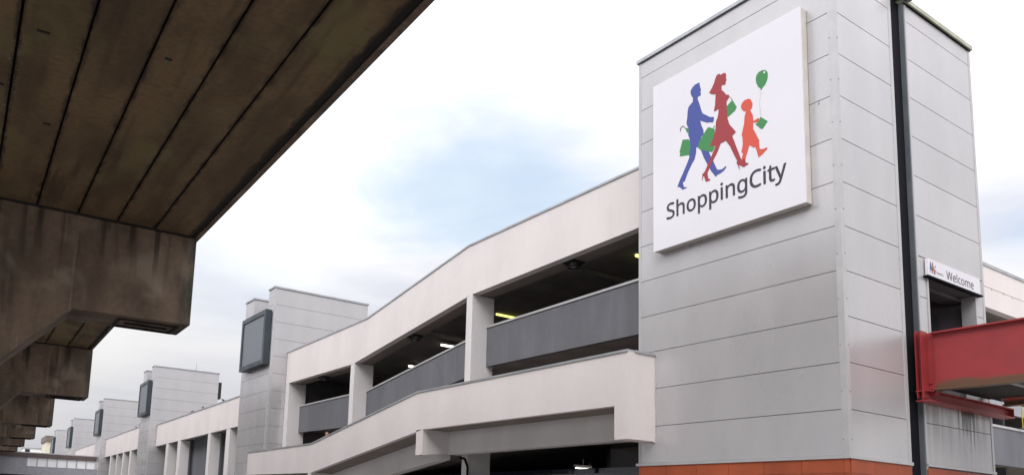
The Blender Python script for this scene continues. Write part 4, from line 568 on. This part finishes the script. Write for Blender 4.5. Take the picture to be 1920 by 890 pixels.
tube_light(20.3, 21.9, 3.42, 0.8, MT['tube'], 'glowing tube added for a ring light reflection in the dark ground storey, nearest of the pair')  # this tube and the next imitate reflections of a ceiling ring light
tube_light(21.6, 22.9, 3.42, 0.8, MT['tube'], 'glowing tube added for a ring light reflection in the dark ground storey, behind the other')
def round_fixture(x, y, z, label):
    t = thing('ceiling_fixture', label, 'ceiling fixture', (x, y, z), 'dark fixtures under the edge beam')
    MB().box(x - 0.26, x + 0.26, y - 0.26, y + 0.26, z - 0.05, z - 0.001).build('mounting_plate', MT['fixture'], t)
    m = MB()
    for i in range(16):
        a = 2 * math.pi * i / 16; b = 2 * math.pi * (i + 1) / 16
        m.cyl((x + 0.2 * math.cos(a), y + 0.2 * math.sin(a), z - 0.16), (x + 0.2 * math.cos(b), y + 0.2 * math.sin(b), z - 0.16), 0.03, seg=6)
    m.build('guard_ring', MT['fixture'], t)
    m = MB()
    for i in range(4):
        a = math.pi / 4 + math.pi / 2 * i; m.cyl((x + 0.2 * math.cos(a), y + 0.2 * math.sin(a), z - 0.17), (x + 0.3 * math.cos(a), y + 0.3 * math.sin(a), z - 0.04), 0.025, seg=6)
    m.build('bracket', MT['fixture'], t)
    MB().cyl((x, y, z - 0.05), (x, y, z - 0.2), 0.12, 0.08).build('lamp_body', MT['slate'], t)
round_fixture(17.45, 19.0, lerp(bot, 19.0), 'dark round fixture under the roof beam nearest the big tower')
round_fixture(17.45, 29.1, lerp(bot, 29.1), 'dark round fixture under the roof beam in the middle bay')
round_fixture(17.45, 38.4, lerp(bot, 38.4), 'dark round fixture under the roof beam above the leftmost bay')

# person looking over the ramp parapet
def person(loc, rz, label):
    t = thing('person', label, 'person', loc)
    t.rotation_euler = (0, 0, rz)
    def skin(name, verts, edges, rad, m, lv=2):
        me = bpy.data.meshes.new(name); me.from_pydata(verts, edges, []); me.materials.append(m)
        o = bpy.data.objects.new(name, me); COL.objects.link(o); o.parent = t
        md = o.modifiers.new('s', 'SKIN'); md.use_smooth_shade = True
        for i, r in enumerate(rad): me.skin_vertices[0].data[i].radius = (r if isinstance(r, tuple) else (r, r))
        me.skin_vertices[0].data[0].use_root = True
        sb = o.modifiers.new('u', 'SUBSURF'); sb.levels = lv; sb.render_levels = lv; return o
    # one continuous body: pelvis, spine, neck, head, arms, legs
    V = [(0, 0, .95), (0, 0, 1.15), (0, 0, 1.38), (0, 0.01, 1.50), (0, 0.015, 1.585), (0, 0.0, 1.66), (0, 0.0, 1.73),
         (-.18, 0, 1.42), (-.25, -.02, 1.15), (-.22, -.22, 1.02), (-.20, -.33, 1.05), (.18, 0, 1.42), (.25, -.02, 1.15), (.22, -.22, 1.02), (.20, -.33, 1.05),
         (-.10, 0, .88), (-.11, -.01, .50), (-.11, .02, .10), (-.11, -.13, .045), (.10, 0, .88), (.11, -.01, .50), (.11, .02, .10), (.11, -.13, .045)]
    E = [(0, 1), (1, 2), (2, 3), (3, 4), (4, 5), (5, 6), (2, 7), (7, 8), (8, 9), (9, 10), (2, 11), (11, 12), (12, 13), (13, 14), (0, 15), (15, 16), (16, 17), (17, 18), (0, 19), (19, 20), (20, 21), (21, 22)]
    Rr = [(.15, .11), (.14, .10), (.16, .10), .055, .072, .088, .068, .06, .045, .038, .03, .06, .045, .038, .03, .09, .062, .042, .04, .09, .062, .042, .04]
    skin('body', V, E, Rr, MT['skin'])
    skin('shirt', [(0, 0, .93), (0, 0, 1.15), (0, 0, 1.39), (0, 0, 1.46), (-.185, 0, 1.425), (-.255, -.02, 1.14), (.185, 0, 1.425), (.255, -.02, 1.14)], [(0, 1), (1, 2), (2, 3), (2, 4), (4, 5), (2, 6), (6, 7)],
         [(.17, .13), (.16, .12), (.18, .12), .07, .075, .06, .075, .06], MT['cloth'])
    skin('trousers', [(0, 0, .96), (-.10, 0, .88), (-.11, -.01, .50), (-.11, .02, .10), (.10, 0, .88), (.11, -.01, .50), (.11, .02, .10)], [(0, 1), (1, 2), (2, 3), (0, 4), (4, 5), (5, 6)], [(.16, .12), .105, .08, .06, .105, .08, .06], MT['trousers'])
    m = MB()
    for s in (-1, 1): m.cyl((s * .032, -.075, 1.675), (s * .032, -.088, 1.675), .011, seg=8)
    m.build('eyes', MT['black'], t, base=(0, 0, 0))
    m = MB(); m.cyl((0, -.075, 1.67), (0, -.105, 1.645), .010, .016, seg=8)
    for s in (-1, 1): m.cyl((s * .082, 0.0, 1.665), (s * .098, .012, 1.665), .026, .018, seg=10)
    m.build('nose_and_ears', MT['skin'], t, base=(0, 0, 0))
    skin('hair', [(0, .045, 1.60), (0, .06, 1.66), (0, .05, 1.69)], [(0, 1), (1, 2)], [(.05, .03), (.062, .035), (.04, .03)], MT['hair'], 1)
person((16.6, 35.85, 3.62), R(-60), 'bald person in a grey top looking over the ramp parapet by the columns')

# ============================================================ rear block right of the tower
K = thing('rear_car_park_block', 'white rendered car park block behind the red bridge, right of the tower', 'car park', (28.0, 13.4, 0))
KY = 13.4
MB().box(X1 + 0.02, 60, KY, KY + 0.3, 10.22, 11.88).build('roof_parapet', MT['render'], K)
MB().box(X1 + 0.02, 60, KY - 0.04, KY + 0.34, 11.88, 12.0).build('coping', MT['coping'], K)
MB().box(X1 + 0.02, 60, KY - 0.015, KY - 0.001, 11.05, 11.065).build('cable', MT['boardedge'], K)
m = MB()
for x in (34.3, 35.3, 36.1, 37.5): m.cyl((x, KY - 0.04, 11.05), (x, KY, 11.05), 0.045, seg=8)
m.build('cable_clips', MT['boardedge'], K)
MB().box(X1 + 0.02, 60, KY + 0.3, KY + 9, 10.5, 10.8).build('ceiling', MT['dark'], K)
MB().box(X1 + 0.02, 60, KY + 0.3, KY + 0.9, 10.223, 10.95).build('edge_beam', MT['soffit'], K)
for x in (32.9, 42.5, 52.0): MB().box(x, x + 0.45, KY + 0.02, KY + 1.0, 0, 10.22).build('column', MT['colm'], K)
for zb, zt in ((4.2, 5.66), (7.5, 9.0)):
    q = MB().box(X1 + 0.02, 60, KY + 0.32, KY + 0.5, zb, zt).build('balcony_panel', MT['renderg'], K)
    MB().box(X1 + 0.02, 60, KY + 0.28, KY + 0.54, zt, zt + 0.09).build('capping', MT['trim'], q, base=BASE[K.name])
    MB().box(X1 + 0.02, 60, KY + 0.5, KY + 9, zb + 0.1, zb + 0.35).build('deck_slab', MT['soffit'], K)
MB().box(X1 + 0.02, 60, KY + 0.4, KY + 0.6, 6.3, 6.75).build('light_band', MT['panel'], K)
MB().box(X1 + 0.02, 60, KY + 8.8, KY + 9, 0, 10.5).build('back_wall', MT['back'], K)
yp = thing('yellow_post', 'thin yellow post standing behind the grey balcony right of the tower', 'post', (36.7, KY + 0.15, 5.75))
MB().cyl((36.7, KY + 0.15, 5.75), (36.7, KY + 0.15, 7.4), 0.02).build('pole', MT['yellow'], yp); MB().cyl((36.7, KY + 0.15, 5.75), (36.7, KY + 0.15, 5.79), 0.1).build('base_plate', MT['slate'], yp)

# ============================================================ stair towers along the building
def stair_tower(loc, rz, label):
    t = thing('stair_tower', label, 'tower', (0, 0, 0), 'silver stair towers along the car park')
    w_, dd, H = 6.05, 4.85, 14.08
    a, b = 0.92, 3.35
    m = MB()
    m.box(c, w_ - c, c, a - c, 0, H); m.box(c, w_ - c, b + c, dd - c, 0, H); m.box(c, 0.3, a - c, b + c, 0, 12.55); m.box(w_ - 0.3, w_ - c, a - c, b + c, 0, 12.3); m.box(0.3, w_ - 0.3, a - c, b + c, 12.1, 12.3)
    m.build('wall', MT['cladjoint'], t)
    m = MB(); st = 1.0
    clad_y(m, 0, 0.10, w_ - 0.02, 0.1, H - 0.02, st, 0.1); clad_x(m, 0, 0.10, a, 0.1, H - 0.02, st, 0.1); clad_x(m, 0, a, b, 0.1, 12.6, st, 0.1); clad_x(m, 0, b, dd, 0.1, H - 0.02, st, 0.1)
    clad_y(m, b, 0.05, w_ - 0.02, 12.6, H - 0.02, st, 0.1); clad_y2(m, a, 0.05, w_ - 0.02, 12.6, H - 0.02, st, 0.1); clad_y2(m, dd, 0.05, w_, 0.1, H - 0.02, st, 0.1); clad_x2(m, w_, 0.02, a, 0.1, H - 0.02, st, 0.1); clad_x2(m, w_, b, dd - 0.02, 0.1, H - 0.02, st, 0.1)
    m.build('wall_cladding', MT['clad'], t)
    m = MB(); m.box(-0.012, 0.02, -0.012, 0.13, 0, H); m.box(0.02, 0.13, -0.012, 0.02, 0, H); m.build('corner_trim', MT['trim'], t)
    for y0, y1 in ((0, a), (b, dd)):
        m = MB(); m.box(-0.05, w_ + 0.05, y0 - 0.05, y1 + 0.05, H, H + 0.10); m.build('coping', MT['coping'], t)
    m = MB(); m.box(w_ + 0.0, w_ + 0.35, 0.2, 0.9, 11.7, 13.3); m.build('rear_box', MT['fixture'], t)
    t.location = loc; t.rotation_euler = (0, 0, rz); return t
def blank_sign(loc, rz, label):
    t = thing('blank_sign', label, 'sign', (0, 0, 0), 'blank framed signs on the stair towers')
    y0, y1, z0, z1 = 0.12, 4.12, 9.60, 12.78
    m = MB(); f = 0.26
    for q in ((y0, y1, z0, z0 + f), (y0, y1, z1 - f, z1), (y0, y0 + f, z0 + f, z1 - f), (y1 - f, y1, z0 + f, z1 - f)): m.box(-0.42, -0.06, *q)
    m.build('sign_frame', MT['boardframe'], t); MB().box(-0.36, -0.12, y0 + f, y1 - f, z0 + f, z1 - f).build('sign_panel', MT['mesh'], t)
    for y in (0.3, 3.6): MB().box(-0.06, -0.001, y - 0.05, y + 0.05, z0 + 0.3, z1 - 0.5).build('mounting_rail', MT['slate'], t)
    t.location = loc; t.rotation_euler = (0, 0, rz); return t
tl = ['largest silver stair tower with a blank sign, beside the sloping white wing', 'silver stair tower second in the row beyond the white wing, thin rod on its roof',
      'silver stair tower third in the row, behind the far covered footbridge', 'silver stair tower fourth in the row, rising above the far covered footbridge', 'smallest and farthest silver stair tower beside a cream building']
bl = ['largest blank dark framed sign, nearest beside the sloping white wing', 'blank dark framed sign on the second stair tower of the row', 'blank dark framed sign on the third stair tower of the row',
      'blank dark framed sign on the fourth stair tower of the row', 'smallest blank dark framed sign on the farthest stair tower']
t0 = stair_tower((15.87, 42.37, 0), 0, tl[0]); s0 = blank_sign((15.87, 42.37, 0), 0, bl[0])
for k, Y in enumerate((32.81, 61.9, 91.87, 117.62)):
    p = FAR.place((0, Y, 0)); copy_thing(t0, p, FAR.a, tl[k + 1]); copy_thing(s0, p, FAR.a, bl[k + 1])
rod = thing('lightning_rod', 'thin lightning rod on the roof of the second stair tower', 'rod', (3.9, 33.2, 14.18), frame=FAR)
MB().cyl((3.9, 33.2, 14.18), (3.9, 33.2, 15.0), 0.02, 0.01, seg=6).build('mast', MT['slate'], rod); MB().cyl((3.9, 33.2, 14.18), (3.9, 33.2, 14.24), 0.07, seg=8).build('base_plate', MT['slate'], rod)

# ============================================================ white wings between the stair towers
def wing(y0, y1, xf, zb, zt, cols, label, tilt=0.0):
    t = thing('colonnade_wing', label, 'building', (xf, y0, 0), 'white wings between the stair towers', FAR)
    m = MB(); mid = y0 + (y1 - y0) * 0.37
    m.run(xf, xf + 0.25, [(y0, zb, zt), (mid - 0.012, zb, zt)]); m.run(xf, xf + 0.25, [(mid + 0.012, zb, zt), (y1, zb, zt)]); m.run(xf + 0.03, xf + 0.22, [(mid - 0.012, zb + 0.01, zt), (mid + 0.012, zb + 0.01, zt)])
    m.build('roof_parapet', MT['render'], t)
    MB().box(xf - 0.04, xf + 0.30, y0, y1, zt, zt + 0.08).build('coping', MT['coping'], t)
    MB().box(xf + 0.25, xf + 8, y0, y1, zb + 0.55, zb + 0.8).build('roof_slab', MT['dark'], t)
    MB().box(xf + 1.1, xf + 1.3, y0, y1, 0, zb + 0.55).build('grey_wall', MT['renderg'], t)
    y = y0 + 0.6
    while y < y1 - 0.5: MB().box(xf + 0.25, xf + 1.1, y, y + 0.08, zb + 0.08, zb + 0.2).build('soffit_rafter', MT['trim'], t); y += 1.25
    for a, b in cols: MB().box(xf + 0.01, xf + 0.75, a, b, 0, zb - 0.002).build('column', MT['colm'], t)
    return t
wing(4.95, 32.75, 0.7, 6.68, 8.62, ((9.4, 10.3), (14.2, 14.9), (23.2, 24.2), (27.6, 28.5)), 'white wing with tall columns and grey wall, right of the second stair tower')
wing(37.75, 61.85, 0.6, 6.85, 9.02, ((40.3, 40.95), (44.35, 45.15), (48.65, 49.3), (52.8, 53.3), (56.9, 57.7)), 'white wing with a row of slender columns between second and third stair towers')
wing(66.85, 91.8, 0.6, 6.9, 9.05, ((70, 70.6), (75, 75.6), (80, 80.6), (85, 85.6)), 'small white wing showing above the far covered footbridge')
wing(96.8, 117.5, 0.6, 6.9, 9.1, ((100, 100.6), (106, 106.6), (112, 112.6)), 'tiny farthest white wing between the last two stair towers')

# pigeons on the copings
def pigeon(p, rz, label):
    t = thing('pigeon', label, 'pigeon', p, 'pigeons on the parapets', FAR)
    me = bpy.data.meshes.new('body'); me.from_pydata([(-.2, 0, .13), (-.1, 0, .11), (0, 0, .12), (.1, 0, .15), (.14, 0, .22), (.18, 0, .23)], [(0, 1), (1, 2), (2, 3), (3, 4), (4, 5)], [])
    me.materials.append(MT['pigeon']); o = bpy.data.objects.new('body', me); COL.objects.link(o); o.parent = t; o.modifiers.new('s', 'SKIN')
    for i, r in enumerate(((.03, .008), (.05, .03), (.075, .07), (.06, .06), (.035, .035), (.012, .012))): me.skin_vertices[0].data[i].radius = r
    me.skin_vertices[0].data[2].use_root = True; o.modifiers.new('u', 'SUBSURF').levels = 1
    m = MB()
    for s in (-1, 1): m.cyl((0.0, s * .025, 0), (0.0, s * .025, .08), .007, seg=6)
    m.build('legs', MT['skin'], t, base=(0, 0, 0)); t.rotation_euler[2] = rz
for i, (y, lab) in enumerate(((39.0, 'pigeon nearest the tower end of the slender columned wing parapet'), (40.1, 'second pigeon in the cluster on the slender columned wing parapet'), (41.3, 'third pigeon in the cluster on the slender columned wing parapet'), (43.6, 'pigeon a little apart on the slender columned wing parapet'))):
    pigeon((0.75, y, 9.10), R(40 + 70 * i), lab)
for i, (y, lab) in enumerate(((12.0, 'pigeon on the grey walled wing coping nearest the largest stair tower'), (17.5, 'pigeon halfway along the grey walled wing coping'), (20.8, 'pigeon on the grey walled wing coping towards the second tower'))):
    pigeon((0.85, y, 8.70), R(200 + 50 * i), lab)

# ============================================================ far covered footbridge
F = thing('covered_footbridge', 'far covered footbridge with a row of pale square windows crossing the street', 'footbridge', (-4.5, 64, 4.2), frame=FAR)
MB().box(-13, 0.2, 64, 66.6, 6.9, 7.02).build('roof', MT['trim'], F)
MB().box(-13, 0.25, 63.85, 66.7, 6.42, 6.9).build('fascia', MT['brown'], F)
MB().box(-13, 0.2, 64.05, 66.5, 4.30, 5.30).build('side_panel', MT['panel'], F)
MB().box(-13, -7.75, 64.05, 66.5, 5.30, 6.42).build('solid_bay', MT['panel'], F)
MB().box(-13, 0.2, 64.0, 66.5, 3.9, 4.30).build('floor_beam', MT['concdark'], F)
MB().box(-7.75, 0.2, 64.02, 66.5, 5.30, 5.37).build('sill', MT['trim'], F)
pw = 7.6 / 7
for i in range(7):
    x = -7.7 + i * pw
    q = MB().box(x + 0.10, x + pw - 0.04, 64.08, 64.12, 5.38, 6.41).build('window', MT['pane'], F)
for i in range(8):
    x = -7.7 + i * pw; MB().box(x - 0.05, x + 0.08, 64.0, 64.2, 5.37, 6.42).build('mullion', MT['trim'], F)
MB().box(-0.10, 0.22, 63.95, 66.5, 5.37, 6.42).build('end_post', MT['boardedge'], F)

# far houses
Hh = thing('cream_building', 'distant cream building with a brown roof behind the farthest stair tower', 'building', (3, 135, 0), frame=FAR)
MB().box(-0.1, 8, 135, 145, 0, 13.0).build('wall', MT['cream'], Hh)
r_ = MB().box(-0.35, 8.3, 134.6, 145.4, 13.0, 14.15).build('roof', MT['roofm'], Hh)
for i in range(3): MB().box(0.7 + i * 2.2, 1.7 + i * 2.2, 134.92, 135.0, 10.6, 11.9).build('window', MT['glass'], Hh)
H2 = thing('low_white_building', 'distant low white building with a small roof hut, above the covered footbridge', 'building', (-1, 150, 0), frame=FAR)
MB().box(-3.2, 1.5, 150, 158, 0, 12.2).build('wall', MT['white'], H2); MB().box(-3.4, 1.6, 149.8, 158.2, 12.2, 12.35).build('roof', MT['coping'], H2)
MB().box(-2.9, -2.0, 149.9, 150.0, 11.3, 12.0).build('window', MT['glass'], H2)

# ============================================================ viaduct
Vd = thing('viaduct', 'brown stained concrete viaduct on hammerhead piers overhead at the left', 'viaduct', (-1.25 - 6.15, 0, 0), frame=VIA)
def deck(parent, y0, y1, zb, e=0.0, mat='soff'):
    m = MB(); xs = [-0.26 + e]
    for v in (-1.24, -2.27, -3.30, -4.33, -5.36, -6.39, -7.42, -8.45, -9.48, -10.51, -11.54, -12.57, -13.6): xs.append(v)
    for a, b in zip(xs, xs[1:]): m.box(b + 0.022, a - 0.022, y0, y1, zb, zb + 0.9)
    o = m.build('deck_beams', MT[mat], parent)
    m = MB(); m.box(-13.62, -0.24, y0, y1, zb + 0.10, zb + 1.1); m.box(-0.24, e - 0.10, y0, y1, zb + 0.05, zb + 0.9); m.build('deck_slab', MT['concdark'], parent)
    m = MB(); m.box(e - 0.10, e + 0.03, y0, y1, zb + 0.02, zb + 1.9); m.box(-14.0, -13.75, y0, y1, zb + 0.02, zb + 1.9); m.build('deck_parapet', MT['conc'], parent)
def pier(parent, y, zb, zt, first=False):
    pts = [(0, zt), (0, zb), (-3.2, zb - 0.02), (-6.15, 3.75), (-6.15, 0), (-7.85, 0), (-7.85, 3.75), (-10.8, zb - 0.02), (-14.0, zb), (-14.0, zt)]
    o = MB().poly(pts, y, y + 1.7).build('pier', MT['conc'], parent, bevel=0.03)
    m = MB()
    for q in ((-1.95, -0.25, y + 0.30, y + 0.36), (-1.95, -0.25, y + 1.34, y + 1.40), (-1.95, -1.88, y + 0.36, y + 1.34), (-0.32, -0.25, y + 0.36, y + 1.34), (-1.7, -0.5, y + 0.8, y + 0.86)): m.box(*q, zb - 0.06, zb - 0.001)
    m.build('bearing_frame', MT['concdark'], o, base=BASE[parent.name])
    m = MB(); m.box(-13.9, -0.1, y - 0.004, y + 1.7, zt, zt + 0.06); m.build('bearing_strip', MT['concdark'], o, base=BASE[parent.name])
YS = (0.0, 21.4, 40.0, 55.0, 68.0, 79.0, 90.5)
for i, y in enumerate(YS): pier(Vd, y, 6.8 if i != 1 else 6.9, 9.46)
deck(Vd, 0.9, 110, 9.52)
# near span: the road bends slightly here, so this span has its own direction
Nd = MB()
NS = thing('near_viaduct_span', 'grooved brown underside of the viaduct span overhead at top left', 'viaduct', (0.08, 0.9, 9.52), frame=VIA)
NS.rotation_euler = (R(0.0), 0, VIA.a + R(0.45))
deck(NS, -42, 0.88, 9.52, 0.09, 'soff_near')
for x, y, ln in ((-5.55, -6.6, 0.16), (-5.0, -9.0, 0.2), (-4.8, -12.2, 0.2), (-4.6, -5.3, 0.14), (-4.3, -2.2, 0.08), (-3.0, -9.4, 0.12)): MB().box(x - ln / 2, x + ln / 2, y - 0.03, y + 0.03, 9.505, 9.52).build('drain_slot', MT['concdark'], NS)
